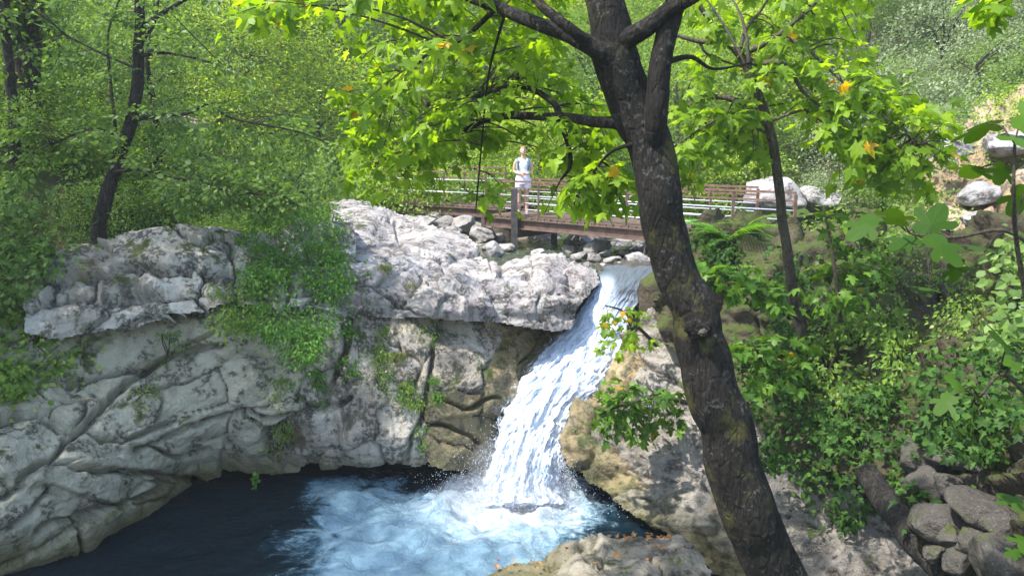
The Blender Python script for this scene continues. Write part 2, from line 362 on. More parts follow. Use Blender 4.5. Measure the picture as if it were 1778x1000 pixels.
LOW_SEEDS = [(40, 775, -10, 80, 52), (55, 905, -28, 140, 50), (150, 845, 5, 85, 28), (265, 895, -32, 105, 42), (100, 955, -30, 130, 34), (270, 858, -12, 55, 18),
    (82, 672, -20, 34, 22), (108, 640, -15, 32, 24), (210, 595, -22, 75, 40), (180, 690, -32, 80, 24), (130, 715, -32, 55, 18), (30, 690, 10, 60, 28), (235, 715, -22, 85, 22),
    (322, 688, -15, 62, 25), (452, 655, -4, 50, 36), (300, 746, -23, 105, 15), (132, 786, -6, 46, 17), (215, 784, 10, 42, 14), (172, 808, 6, 62, 13), (292, 792, -10, 85, 24),
    (345, 752, -25, 58, 28), (430, 770, 80, 55, 40), (325, 640, -30, 55, 26), (525, 752, 84, 44, 62), (480, 712, -8, 55, 16), (565, 600, -62, 66, 28), (562, 680, -75, 42, 38),
    (615, 735, 75, 44, 36), (690, 735, 70, 46, 40), (632, 610, -70, 60, 36), (690, 640, -75, 62, 32), (636, 680, 80, 36, 32), (715, 590, -55, 50, 34), (795, 620, -62, 92, 52),
    (775, 700, -20, 52, 34), (800, 745, 10, 56, 30), (775, 788, 8, 60, 24), (700, 792, -5, 56, 26), (630, 795, 5, 60, 24), (872, 650, -72, 92, 28), (908, 600, -70, 46, 22), (935, 620, -60, 50, 24),
    (845, 770, -80, 60, 28), (330, 560, -8, 60, 30), (410, 590, -10, 50, 30), (480, 580, -20, 50, 36), (60, 590, 0, 60, 30), (-90, 700, -15, 90, 60), (-110, 850, -25, 120, 60)]
def low_mat(x, y): return M['cliff'] if x < 520 else (M['ochre'] if (x > 850 or (y > 690 and x > 740)) else M['cliff_mid'])
lower_cliff, S_low = relief('rock_cliff', 'tall grey limestone cliff of cracked rounded blocks overhanging the dark side of the pool',
    [(-260, 560), (60, 545), (300, 540), (560, 530), (760, 548), (900, 565), (985, 560), (975, 610), (935, 640), (895, 690), (870, 760), (845, 830), (815, 812), (760, 812), (690, 806), (640, 812), (560, 816), (470, 822), (400, 826), (345, 834), (330, 870), (270, 905), (180, 935), (90, 968), (0, 996), (-260, 1090)],
    [(0, 988, 9.5), (200, 922, 10.5), (340, 838, 12.2), (600, 822, 12.3), (830, 812, 12.2), (0, 900, 9.3), (200, 850, 10.5), (0, 780, 9.7), (100, 760, 10.3), (300, 780, 11.5), (0, 650, 10.9), (150, 640, 11.4),
     (300, 650, 11.9), (450, 650, 12.0), (600, 650, 12.2), (600, 780, 12.0), (750, 650, 12.4), (830, 700, 12.6), (850, 600, 13.4), (720, 570, 13.15), (940, 600, 14.3), (880, 720, 13.0), (840, 790, 12.3), (450, 560, 12.15), (250, 560, 12.05), (60, 560, 11.7), (-250, 700, 9.4), (-250, 1050, 8.4)],
    LOW_SEEDS, M['cliff'], step=2.8, bulge=.085, crack=.16, cw=.05, offs=.07, rough=.022, tilt=.07, ledges=.01, hairline=.03, fine=.008, facet=.04, warp=7, fill=90, fill_a=(-18, 1.7), seed=3, matfn=low_mat,
    grooves=[(l_, .26, w_ * .72) for l_, w_ in (([(-60, 905), (0, 861), (99, 789), (153, 731), (218, 667), (300, 620)], 7), ([(95, 803), (177, 820), (292, 829), (345, 832)], 7), ([(156, 745), (218, 772), (238, 762), (313, 725)], 5), ([(240, 786), (269, 772), (326, 738), (377, 721), (432, 711), (483, 714), (578, 711), (610, 690)], 5.5),
        ([(-40, 945), (0, 918), (61, 878), (85, 854)], 5), ([(61, 922), (126, 895), (204, 874), (248, 857), (292, 833)], 6), ([(129, 898), (133, 952)], 4), ([(252, 776), (316, 793), (364, 789)], 4.5), ([(0, 722), (60, 720), (105, 745)], 6), ([(600, 565), (590, 640), (560, 715)], 7), ([(750, 600), (735, 700), (705, 800)], 5), ([(120, 660), (180, 650), (260, 640), (380, 600)], 6), ([(760, 690), (800, 705), (850, 690)], 4), ([(740, 735), (800, 745), (840, 765)], 4))])
LEDGE_SEEDS = [(130, 452, -3, 72, 24), (285, 440, 4, 118, 32), (150, 510, -25, 40, 26), (250, 503, -7, 112, 30), (382, 492, 0, 28, 26), (120, 548, -10, 60, 18), (290, 537, -6, 90, 18), (380, 530, 0, 40, 16), (360, 415, 2, 60, 12),
    (450, 440, 0, 50, 26), (540, 430, 0, 50, 28), (450, 500, -5, 46, 30), (540, 500, 0, 46, 30), (580, 540, 0, 40, 22)]
upper_ledge, S_ledge = relief('rock_ledge', 'layered grey ledge of stacked slabs on top of the cliff under the slender tree',
    [(38, 545), (62, 452), (120, 430), (200, 425), (235, 407), (330, 404), (420, 408), (520, 395), (612, 390), (620, 552), (500, 540), (420, 536), (330, 548), (250, 566), (90, 590), (40, 580)],
    [(100, 575, 11.3), (250, 555, 11.75), (450, 535, 12.0), (600, 550, 12.5), (100, 500, 11.7), (300, 490, 12.1), (100, 440, 12.4), (300, 410, 13.0), (450, 405, 13.4), (600, 400, 14.2)],
    LEDGE_SEEDS, M['ledge'], step=2.3, bulge=.10, crack=.2, cw=.07, offs=.09, rough=.04, tilt=.06, edge=3, ledges=.02, facet=.05, fill=70, fill_a=(-4, 2.2), seed=5, thick=1.6,
    grooves=[([(60, 490), (200, 478), (420, 466), (600, 470)], .22, 9), ([(90, 530), (220, 528), (420, 512), (600, 520)], .12, 7)])
SLAB_SEEDS = [(640, 440, -3, 50, 16), (650, 475, 0, 52, 18), (640, 520, 3, 44, 24), (690, 500, 8, 40, 26), (735, 520, 10, 36, 24), (780, 540, 80, 26, 22), (830, 535, 70, 34, 30), (900, 530, 5, 48, 26), (960, 535, 5, 42, 22), (790, 490, 6, 52, 16), (880, 490, 6, 50, 16), (950, 490, 8, 40, 22),
    (720, 455, 10, 60, 18), (800, 460, 12, 46, 14), (640, 400, 8, 70, 20), (740, 415, 20, 70, 20), (650, 370, 10, 70, 12), (900, 462, 0, 40, 14), (955, 450, -8, 42, 20), (1010, 480, 70, 40, 24), (700, 385, 22, 60, 10)]
slab_top, S_slab = relief('bleached_rock_slab', 'sunlit bleached white rock slab sloping down from the bridge to the waterfall lip',
    [(575, 545), (575, 352), (610, 345), (660, 356), (700, 372), (745, 385), (800, 398), (822, 428), (840, 446), (880, 452), (906, 456), (930, 440), (962, 431), (985, 440), (1003, 452), (1038, 462), (1044, 486), (1022, 512), (1000, 540), (990, 577), (930, 572), (860, 562), (780, 556), (700, 552)],
    [(600, 550, 12.75), (700, 552, 13.0), (860, 564, 13.3), (985, 575, 13.75), (1040, 480, 15.3), (1000, 455, 15.9), (980, 500, 14.3), (930, 480, 14.3), (860, 495, 13.7), (860, 472, 14.1), (780, 478, 13.75), (700, 490, 13.3), (700, 462, 13.75), (600, 480, 13.05), (600, 452, 13.6), (700, 435, 15.0), (600, 415, 15), (640, 385, 17.4), (600, 350, 20.2), (690, 370, 20.5), (760, 392, 18.4), (780, 440, 15.6), (840, 447, 16.2), (905, 458, 16.0), (955, 434, 16.4)],
    SLAB_SEEDS, M['slab'], step=2.6, bulge=.06, crack=.12, cw=.06, offs=.05, rough=.05, tilt=.035, hairline=.04, ledges=.03, fill=64, fill_a=(5, 2.4), seed=8, thick=1.4, edge=3, warp=7,
    grooves=[([(590, 452), (700, 462), (820, 470), (900, 478), (1000, 492)], .12, 5), ([(600, 505), (760, 500), (900, 512), (990, 520)], .05, 5), ([(870, 450), (885, 480)], .1, 7)])
def right_mat(x, y): return M['ochre'] if x < 1100 and y < 840 else M['grey']
right_rock, S_right = relief('rock_boulder_bank', 'broad speckled grey rock beside the waterfall behind the big tree trunk',
    [(1086, 590), (1110, 560), (1128, 500), (1160, 520), (1260, 560), (1320, 680), (1420, 800), (1660, 1010), (1700, 1130), (1230, 1130), (1232, 1000), (1172, 925), (1110, 905), (1060, 862), (1040, 840), (992, 812), (968, 768), (1005, 722), (1045, 680), (1072, 640)],
    [(975, 770, 12.0), (1050, 850, 11.3), (1150, 922, 10.5), (1090, 600, 13.8), (1140, 540, 13.6), (1060, 700, 12.5), (1150, 690, 12), (1250, 700, 11.2), (1130, 800, 11.2), (1200, 850, 10.5), (1300, 900, 9.6), (1400, 900, 9), (1500, 950, 8.4), (1640, 1010, 7.6), (1300, 1000, 9), (1300, 1120, 8.2), (1600, 1120, 7)],
    [(1030, 710, -50, 75, 26), (1085, 630, -60, 60, 26), (1010, 785, 40, 40, 26), (1060, 830, 42, 60, 30), (1165, 740, 40, 120, 90), (1105, 880, 40, 70, 26), (1200, 880, 30, 80, 44), (1320, 860, 40, 120, 90), (1270, 950, 20, 60, 30), (1440, 960, 35, 150, 80), (1140, 560, 60, 50, 26), (1175, 630, 30, 60, 36)],
    M['grey'], step=3.2, bulge=.14, crack=.09, cw=.05, offs=.07, rough=.13, tilt=.04, fill=0, seed=13, matfn=right_mat, thick=1.2, fine=.05)
mossy, S_moss = relief('mossy_rock_wall', 'dark moss-capped rock block between the leaning trunk and the slender tree',
    [(1140, 540), (1165, 470), (1195, 405), (1215, 384), (1300, 376), (1430, 386), (1530, 410), (1640, 470), (1640, 560), (1470, 650), (1250, 660), (1150, 600)],
    [(1200, 390, 13), (1300, 380, 13.2), (1420, 390, 12.7), (1300, 600, 11.4), (1450, 640, 10.5), (1170, 560, 12.4), (1620, 500, 10.6), (1300, 480, 12), (1560, 430, 12)],
    [(1290, 400, 0, 100, 24), (1330, 470, 80, 60, 50), (1240, 470, 80, 70, 44), (1280, 560, 75, 60, 36), (1350, 570, 80, 50, 34), (1420, 480, 80, 70, 46)],
    M['mossy'], step=4, bulge=.2, crack=.14, offs=.12, rough=.2, fill=60, seed=17, thick=1.6)
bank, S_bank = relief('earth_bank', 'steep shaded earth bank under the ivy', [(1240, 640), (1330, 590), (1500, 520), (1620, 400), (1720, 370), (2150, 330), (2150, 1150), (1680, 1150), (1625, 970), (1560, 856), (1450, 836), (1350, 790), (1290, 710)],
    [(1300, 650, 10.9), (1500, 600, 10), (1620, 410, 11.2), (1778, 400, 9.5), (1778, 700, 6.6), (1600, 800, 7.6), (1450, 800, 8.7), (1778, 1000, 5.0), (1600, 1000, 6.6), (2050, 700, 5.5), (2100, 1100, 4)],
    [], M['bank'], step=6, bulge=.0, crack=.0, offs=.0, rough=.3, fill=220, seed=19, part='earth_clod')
fore, S_fore = relief('bank_rock', 'flat grey rock with fallen leaves at the pool edge below the big tree',
    [(812, 1012), (850, 986), (930, 968), (990, 944), (1042, 921), (1075, 930), (1120, 926), (1172, 928), (1200, 950), (1222, 985), (1245, 1060), (1250, 1160), (760, 1160)],
    [(825, 1000, 9.2), (930, 972, 9.3), (1050, 925, 9.3), (1170, 930, 8.9), (1230, 1010, 8.2), (1000, 1000, 8.4), (1100, 980, 8.4), (1100, 1100, 7), (850, 1120, 7.4)],
    [(1140, 950, 5, 90, 20), (1050, 935, -30, 26, 14), (1010, 985, -15, 50, 22), (1030, 968, 0, 24, 16), (1090, 985, 10, 60, 24), (1180, 985, 20, 60, 26), (890, 990, -8, 80, 22), (960, 972, -20, 40, 12), (1000, 1060, 0, 90, 40), (1140, 1060, 0, 90, 40)],
    M['fore'], step=2.6, bulge=.09, crack=.14, cw=.06, offs=.05, rough=.05, ledges=.015, fine=.012, fill=0, seed=23, thick=.9, edge=5)
chute, S_chute = relief('chute_bed', 'dark wet bedrock behind the waterfall', [(820, 860), (850, 760), (870, 660), (930, 600), (985, 540), (1035, 480), (1045, 455), (1150, 455), (1160, 540), (1110, 640), (1060, 720), (1010, 780), (1060, 850), (1120, 930), (820, 930)],
    [(1045, 460, 17.2), (1140, 460, 17), (1085, 480, 16.0), (1030, 510, 15.6), (1120, 520, 15.6), (1030, 580, 14.9), (1000, 640, 14.2), (960, 700, 13.6), (930, 780, 13.0), (900, 860, 12.7), (1000, 860, 12.8), (1100, 900, 12.0), (1060, 700, 13.4), (870, 800, 12.9)],
    [], M['wet'], step=5, bulge=.14, crack=.08, offs=.06, rough=.12, fill=55, seed=29, thick=.6)
tan_out, S_tan = relief('tan_rock_outcrop', 'tan and orange rock outcrop on the slope above the ivy',
    [(1590, 420), (1600, 300), (1640, 230), (1700, 190), (1760, 172), (1900, 150), (2100, 150), (2100, 470), (1700, 470)],
    [(1610, 400, 14), (1640, 240, 16.5), (1760, 180, 17), (2050, 160, 15), (1700, 320, 14.6), (1700, 460, 13), (2050, 460, 11)],
    [], M['tan'], step=5, bulge=.12, crack=.12, offs=.15, rough=.3, fill=130, fill_a=(-20, 1.4), seed=31, thick=2.0)
# ------------------------------------------------------------------ water
IMP = G(890, 868)[..., :2]
xs = np.linspace(-11, 5, 330); ys = np.linspace(7.0, 16.0, 210); X, Y = np.meshgrid(xs, ys)
q = np.stack([X, Y, 0 * X], -1); dx, dy = X - IMP[0], Y - IMP[1]; r = np.hypot(dx, dy)
px, py = PX(np.stack([X, Y, 0 * X], -1))
wx = px + 60 * fbm(q * .9, 4, 51, .6); wy = py + 26 * fbm(q * .9, 4, 55, .6)
def blob(cx, cy, rx, ry): return np.clip(1 - np.sqrt(((wx - cx) / rx) ** 2 + ((wy - cy) / ry) ** 2), 0, 1)
foam = np.clip(1.5 * blob(770, 930, 290, 130) + 1.5 * blob(860, 885, 170, 75) + .75 * blob(660, 870, 170, 60) + .75 * blob(700, 1010, 260, 75) + .7 * blob(1000, 900, 150, 60) + .12 * blob(560, 940, 260, 110) + 1.2 * np.exp(-(r / .9) ** 2), 0, 1)
amp = .03 + .13 * np.exp(-r / 1.1) + .05 * foam
Z = amp * (fbm(q * np.array([1.6, 2.4, 1]), 4, 60, .6) + .35 * np.sin(7 * r + 2 * vn(q * 1.5, 66)) * np.exp(-r / 2.5)) - .01
t = NT('pool_water'); at = t.n.new('ShaderNodeAttribute'); at.attribute_name = 'foam'; fo = at.outputs['Fac']; a2 = t.n.new('ShaderNodeAttribute'); a2.attribute_name = 'hit'; at2 = a2.outputs['Fac']
sv = t.scale((1, 1.5, 1)); n1 = t.noise(2.6, 8, .68, sv, 1.6); n2 = t.noise(9, 7, .7, sv, 1.0); n3 = t.noise(1.1, 3)
lace = t.math('ADD', t.math('MULTIPLY', n1, .62), t.math('MULTIPLY', n2, .38))
fm = t.math('ADD', t.math('MULTIPLY', fo, .50), t.math('SUBTRACT', lace, .645))
foamf = t.map(fm, -.04, .22); tur = t.map(t.math('ADD', fo, t.math('MULTIPLY', t.math('SUBTRACT', n3, .5), .5)), .14, .8)
c = t.mix(tur, (.002, .010, .016), (.022, .075, .115)); fc = t.mix(t.map(t.math('ADD', t.math('MULTIPLY', n1, .7), t.math('MULTIPLY', at2, .45)), .38, .8), (.15, .25, .32), (.50, .56, .60)); c = t.mix(foamf, c, fc)
M['pool'] = t.done(t.prin(c, t.map(foamf, 0, 1, .08, .6), .22, t.bump(t.noise(6, 6, .65, sv, .6), .9, .09), IOR=1.33))
nx = len(xs); i = (np.arange(len(ys) - 1)[:, None] * nx + np.arange(nx - 1)[None]).ravel()
me = mesh('pool_water', np.stack([X, Y, Z], -1).reshape(-1, 3), np.stack([i, i + 1, i + nx + 1, i + nx], -1))
me.attributes.new('hit', 'FLOAT', 'POINT').data.foreach_set('value', np.exp(-(r / 1.25) ** 2).ravel().astype(np.float32)); me.attributes.new('foam', 'FLOAT', 'POINT').data.foreach_set('value', foam.ravel().astype(np.float32))
tag(obj('pool_water', me, M['pool']), 'deep blue pool churned to pale turquoise foam below the waterfall', kind='structure')
# stream above the lip
t = NT('stream_water'); n1 = t.noise(5, 6, .6, t.scale((1.6, .7, 1)), .6)
c = t.mix(t.map(n1, .4, .7), (.022, .03, .02), (.10, .115, .07)); c = t.mix(t.map(t.noise(11, 6, .7, t.scale((1.5, .6, 1)), 1), .6, .72, 0, .6), c, (.55, .62, .66))
M['stream'] = t.done(t.prin(c, .12, .5, t.bump(n1, .6, .06), IOR=1.33))
xs = np.linspace(-2.5, 7, 120); ys = np.linspace(15.7, 30, 140); X, Y = np.meshgrid(xs, ys)
Z = 2.92 + .006 * (Y - 16) + .03 * fbm(np.stack([X, Y, 0 * X], -1) * 1.5, 3, 70) - .12 * (1 - sstep(15.7, 16.6, Y))
nx = len(xs); i = (np.arange(len(ys) - 1)[:, None] * nx + np.arange(nx - 1)[None]).ravel()
tag(obj('stream_water', mesh('stream_water', np.stack([X, Y, Z], -1).reshape(-1, 3), np.stack([i, i + 1, i + nx + 1, i + nx], -1)), M['stream']),
    'shallow clear stream running between boulders to the lip', kind='structure')
# waterfall
ROW = np.array([(462, 1048, 1150, 16.4), (472, 1046, 1142, 16.0), (490, 1040, 1132, 15.5), (512, 1026, 1118, 15.15), (545, 1002, 1092, 14.75), (580, 975, 1086, 14.35), (620, 935, 1076, 13.9), (660, 905, 1056, 13.4), (700, 886, 1034, 13.0),
    (740, 872, 1004, 12.6), (780, 858, 984, 12.3), (820, 843, 974, 12.0), (860, 828, 980, 11.8), (890, 806, 1000, 11.55)], float)
def fall_at(u, v):                  # u across 0..1, v along 0..1 -> px, py, depth
    k = np.linspace(0, 1, len(ROW)); f = lambda c: np.interp(v, k, ROW[:, c])
    return f(1) + (f(2) - f(1)) * u, f(0), f(3)
def fall_sheet(nu, nv, out, amp, u0=0, u1=1, v0=0, v1=1, seed=0, ragged=.03):
    u, v = np.meshgrid(np.linspace(u0, u1, nu), np.linspace(v0, v1, nv))
    uu = u + ragged * vn(np.stack([u * 0 + 3, v * 22, u * 0 + seed], -1), seed) * (np.abs(u - .5) * 2) + ragged * .6 * vn(np.stack([u * 0 + 3, v * 70, u * 0], -1), seed + 1) * (np.abs(u - .5) * 2)
    x, y, d = fall_at(uu, v); p = P(x, y, d); q = np.stack([u * 17 + v * 3, v * 13, u * 0 + seed], -1)
    dis = amp * (fbm(q, 4, seed + 80, .6) * .8 + .6 * vn(np.stack([u * 9, v * 26, u * 0], -1), seed + 84)) * (.35 + v) + out + .22 * np.sin(np.pi * np.clip(u, 0, 1)) * (.25 + .75 * v)
    r = p - EYE; r /= np.linalg.norm(r, axis=-1)[..., None]; nd = -r + np.array([0, 0, .5]); p = p + nd * dis[..., None]
    i = (np.arange(nv - 1)[:, None] * nu + np.arange(nu - 1)[None]).ravel()
    me = mesh('sheet', p.reshape(-1, 3), np.stack([i, i + nu, i + nu + 1, i + 1], -1))
    for nm, a in (('fu', u), ('fv', v)): me.attributes.new(nm, 'FLOAT', 'POINT').data.foreach_set('value', a.ravel().astype(np.float32))
    return me
def fallmat(name, lace, dens):
    t = NT(name); a = t.n.new('ShaderNodeAttribute'); a.attribute_name = 'fu'; b = t.n.new('ShaderNodeAttribute'); b.attribute_name = 'fv'
    cb = t.n.new('ShaderNodeCombineXYZ'); t.l.new(t.math('MULTIPLY', a.outputs['Fac'], 9), cb.inputs[0]); t.l.new(t.math('MULTIPLY', b.outputs['Fac'], 13), cb.inputs[1])
    v = cb.outputs[0]; n1 = t.noise(1.3, 10, .75, v, 1.6); n2 = t.noise(6, 7, .72, v, .5); fv = b.outputs['Fac']; fu = a.outputs['Fac']
    w = t.math('ADD', t.math('MULTIPLY', n1, .55), t.math('MULTIPLY', n2, .45))
    clear = t.map(fv, .08, .5, -.10, .07)
    f = t.map(t.math('ADD', w, clear), .40, .60)
    n5 = t.noise(22, 6, .75, v, .3); c = t.mix(f, (.40, .48, .61), (.57, .64, .75)); c = t.mix(t.map(n5, .42, .6, .4, 0), c, (.40, .48, .62)); c = t.mix(t.map(t.math('SUBTRACT', fv, t.math('MULTIPLY', t.map(fu, .12, .6), .15)), .07, .2, .95, 0), c, t.mix(n1, (.02, .028, .03), (.10, .12, .13)))
    sh = t.prin(c, t.map(f, 0, 1, .3, .8), .3, t.bump(n5, .5, .02, t.bump(w, .25, .03)))
    tr = t.n.new('ShaderNodeBsdfTransparent'); mx = t.n.new('ShaderNodeMixShader')
    eu = t.math('MULTIPLY', t.map(fu, 0, .16), t.map(fu, .8, 1, 1, 0))
    al = t.math('ADD', t.math('ADD', w, t.math('MULTIPLY', eu, dens)), lace)
    t.l.new(t.map(al, .52, .62), mx.inputs[0]); t.l.new(tr.outputs[0], mx.inputs[1]); t.l.new(sh, mx.inputs[2]); return t.done(mx.outputs[0])
M['fall'] = fallmat('falling_water', .08, .5); M['fall2'] = fallmat('falling_water_lace', .0, .12)
wf = empty('waterfall', G(900, 868), 'white cascade pouring down the rock chute into the pool', 'waterfall')
obj('water_sheet', fall_sheet(150, 330, 0, .022, seed=1), M['fall'], wf)
obj('water_veil', fall_sheet(120, 260, .06, .035, -.02, 1.02, .2, 1, 5, .06), M['fall2'], wf)
obj('water_veil', fall_sheet(120, 200, .12, .055, -.04, 1.06, .45, 1, 9, .08), M['fall2'], wf)
t = NT('fall_mist'); hz = t.n.new('ShaderNodeVolumePrincipled'); hz.inputs['Color'].default_value = (.93, .96, 1, 1); hz.inputs['Density'].default_value = .28; t.l.new(hz.outputs[0], t.out.inputs['Volume']); M['mist'] = t.m
# flying drops: tiny stretched beads
def drops(P0, size, dirv):
    n = len(P0); o = np.array([[1, 0, 0], [-1, 0, 0], [0, 1, 0], [0, -1, 0], [0, 0, 1.6], [0, 0, -1.6]], float)
    f = np.array([[0, 2, 4], [2, 1, 4], [1, 3, 4], [3, 0, 4], [2, 0, 5], [1, 2, 5], [3, 1, 5], [0, 3, 5]])
    V = P0[:, None] + o[None] * size[:, None, None] + (o[None, :, 2:3] * dirv[:, None] * size[:, None, None] * 1.2)
    return mesh('spray', V.reshape(-1, 3), (f[None] + 6 * np.arange(n)[:, None, None]).reshape(-1, 3))
n = 9000; v = RNG.beta(2.2, 1.1, n); side = RNG.random(n); u = np.where(side < .3, RNG.normal(0, .06, n), np.where(side < .6, RNG.normal(1.0, .07, n), RNG.random(n)))
x, y, d = fall_at(u, v); p = P(x, y, d - RNG.random(n) * .5 * v - .15); fl = np.tile(np.array([-.25, -.6, -.7]), (n, 1))
b = 9000; a = RNG.uniform(0, 2 * np.pi, b); rr = RNG.gamma(2.0, .26, b); hh = RNG.gamma(1.6, .26, b) * np.exp(-rr * .5)
pb = np.stack([IMP[0] + rr * np.cos(a) * 1.1, IMP[1] + rr * np.sin(a) * .8, hh], -1)
w = 1500; vx = RNG.uniform(962, 1002, w); vt = RNG.random(w) ** .8; vy = 772 + (100 - (vx - 962) * .3) * vt; pv = P(vx, vy, 11.95 + RNG.normal(0, .05, w)); pv[:, 0] += 0
allp = np.vstack([p, pb, pv]); sz = np.r_[RNG.gamma(1.6, .0017, n), RNG.gamma(1.6, .002, b), RNG.gamma(2, .0022, w)] + .0012
sz = np.minimum(sz, .0048)
dv = np.vstack([fl, np.tile(np.array([0, 0, .2]), (b, 1)), np.tile(np.array([0, 0, -2.2]), (w, 1))])
t = NT('spray_drops'); M['spray'] = t.done(t.prin((.70, .75, .82), .5, .3))
for (mx_, my_, rx_, ry_, rz_, zz_) in ((890, 850, .75, .5, .55, .38), (870, 880, 1.1, .7, .3, .2), (905, 800, .45, .35, .6, .75)):
    o = obj('mist', mesh('mist', ico(3)[0] * np.array([rx_, ry_, rz_]) + np.array([*G(mx_, my_)[:2], zz_]) * np.array([1, 1, 1]), ico(3)[1]), M['mist'], wf); o['kind'] = 'stuff'
o = obj('spray', drops(allp, sz, dv), M['spray'], wf); o['kind'] = 'stuff'
# ------------------------------------------------------------------ loose boulders
IV, IF = ico(4)
def rock_mesh(seed, sub=None, ang=.55):
    rs = np.random.default_rng(seed); V = IV.copy()
    for _ in range(14):                       # planar facets cut off the ball
        n = rs.normal(size=3); n /= np.linalg.norm(n); d = rs.uniform(.5, .88); k = np.maximum(0, V @ n - d); V = V - k[:, None] * n * rs.uniform(.75, 1)
    V = V * (1 + .12 * fbm(IV * 1.3 + seed, 3, seed)[:, None] + .04 * fbm(IV * 4 + seed, 4, seed + 3)[:, None])
    return mesh('boulder', V, IF)
BM = [rock_mesh(100 + k) for k in range(9)]
for m_ in BM: m_.materials.append(M['boulder'])
def boulder(x, y, wpx, hpx, d, k, label, group, mat=None, name='boulder', z=None):
    c = P(x, y, d); s = d / FPX
    me = BM[k % len(BM)]
    if mat: me = me.copy(); me.materials.clear(); me.materials.append(mat)
    o = obj(name, me, None); o.location = c; o.rotation_euler = (0, 0, k * 1.7); a = wpx * s * .64
    o.scale = (a, a * .95, max(hpx * s * .62, a * .45)); tag(o, label, 'boulder', group); return o
LB, GB = 'pale river boulder lying in the stream bed around the bridge pier', 'boulders in the stream bed'
for k, (x, y, w, h, d) in enumerate([(770, 392, 60, 30, 21.5), (802, 392, 46, 30, 21), (787, 402, 30, 18, 20.2), (838, 408, 52, 30, 20.4), (858, 418, 40, 26, 20.8), (852, 437, 44, 30, 18.2), (740, 385, 46, 22, 22), (830, 390, 40, 26, 23),
    (945, 405, 60, 34, 22), (1010, 420, 52, 40, 20.6), (1030, 412, 46, 36, 21), (985, 396, 40, 24, 24), (1036, 432, 46, 30, 18.6), (1060, 415, 48, 20, 21.6), (1075, 428, 40, 16, 20.4), (1090, 412, 40, 20, 22.5), (1030, 447, 30, 20, 17.4), (1062, 452, 30, 15, 17.2), (1105, 452, 48, 26, 17.0),
    (1050, 440, 22, 12, 18.2), (1085, 440, 24, 12, 18.4), (1112, 424, 40, 22, 20), (1010, 446, 30, 18, 17.8), (1130, 436, 44, 22, 18.6), (1145, 455, 40, 22, 17), (1046, 462, 22, 12, 16.7), (1082, 458, 18, 9, 16.9), (905, 398, 40, 26, 24), (880, 392, 36, 24, 25), (955, 412, 44, 24, 22.5),
    (925, 385, 40, 20, 26), (1015, 396, 40, 18, 25), (1060, 398, 40, 16, 26), (800, 378, 40, 16, 26), (850, 376, 40, 16, 27), (1120, 400, 46, 18, 25), (1160, 420, 46, 24, 21), (815, 440, 34, 18, 18.6), (790, 425, 30, 14, 19.4), (1072, 466, 16, 9, 16.5), (1098, 466, 16, 8, 16.6), (1020, 460, 18, 10, 16.9), (752, 378, 40, 20, 23.5), (815, 402, 36, 22, 21.8), (880, 432, 30, 18, 19.2), (935, 440, 28, 14, 18.4), (962, 420, 34, 20, 21.4), (990, 436, 30, 18, 19.0), (1045, 424, 30, 18, 20.2), (1085, 420, 34, 18, 21.2), (1100, 436, 30, 15, 19.2), (895, 412, 36, 20, 22.6), (842, 424, 28, 14, 20.2), (975, 384, 36, 18, 27), (1090, 392, 40, 16, 27), (760, 408, 30, 14, 20.8), (1072, 440, 20, 11, 18.8), (1020, 432, 26, 15, 19.4), (1000, 452, 22, 12, 17.4), (918, 450, 22, 11, 17.8), (1120, 446, 26, 14, 18.2)]):
    boulder(x, y, w, h, d, k, LB, GB)
boulder(932, 420, 80, 54, 22.0, 4, 'large brown boulder with roots caught on it behind the bridge post', None, M['mossy'].copy() if False else rockmat('brown_boulder', (.22, .17, .13), (.16, .12, .085), dark=.35, moss=.1, speck=.2))
WB = rockmat('white_outcrop', (.33, .32, .31), (.25, .24, .23), dark=.35, moss=.05, speck=.15, purple=.25)
boulder(1136, 515, 62, 80, 14.0, 5, 'moss-covered stone standing at the lip of the waterfall', None, M['mossy'])
boulder(1350, 346, 110, 70, 20.6, 2, 'large white outcrop behind the end of the bridge rails', None, WB)
boulder(1425, 345, 80, 46, 20.8, 6, 'low white outcrop behind the thin right tree beyond the bridge', None, WB)
boulder(1760, 255, 90, 46, 14.8, 2, 'pale weathered boulder under the crest of the tan outcrop', None, WB)
boulder(1735, 395, 110, 56, 12.8, 6, 'pale boulder at the foot of the tan outcrop', None, WB)
boulder(1650, 262, 64, 40, 14.6, 3, 'small white boulder set in the tan outcrop', None, WB)
boulder(1700, 335, 62, 44, 13.9, 7, 'flat white boulder low on the tan outcrop', None, WB)
boulder(1665, 55, 120, 150, 52, 5, 'grey cliff showing between trees high on the far slope', None, rockmat('far_grey_cliff', (.30, .30, .31), (.22, .22, .22), dark=.4, moss=.1))
boulder(127, 212, 90, 34, 24, 1, 'pale rock lying on the wooded slope past the slender trees', None, WB)
boulder(300, 222, 130, 40, 23, 8, 'pinkish broken rock on the slope behind the slender tree', None, rockmat('pink_rock', (.34, .27, .24), (.27, .21, .18), dark=.4, moss=.2))
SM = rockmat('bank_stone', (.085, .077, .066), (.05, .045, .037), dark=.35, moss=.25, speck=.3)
LR, GR = 'grey stone wedged in the shaded bank beside the fallen trunk', 'stones in the shaded bank'
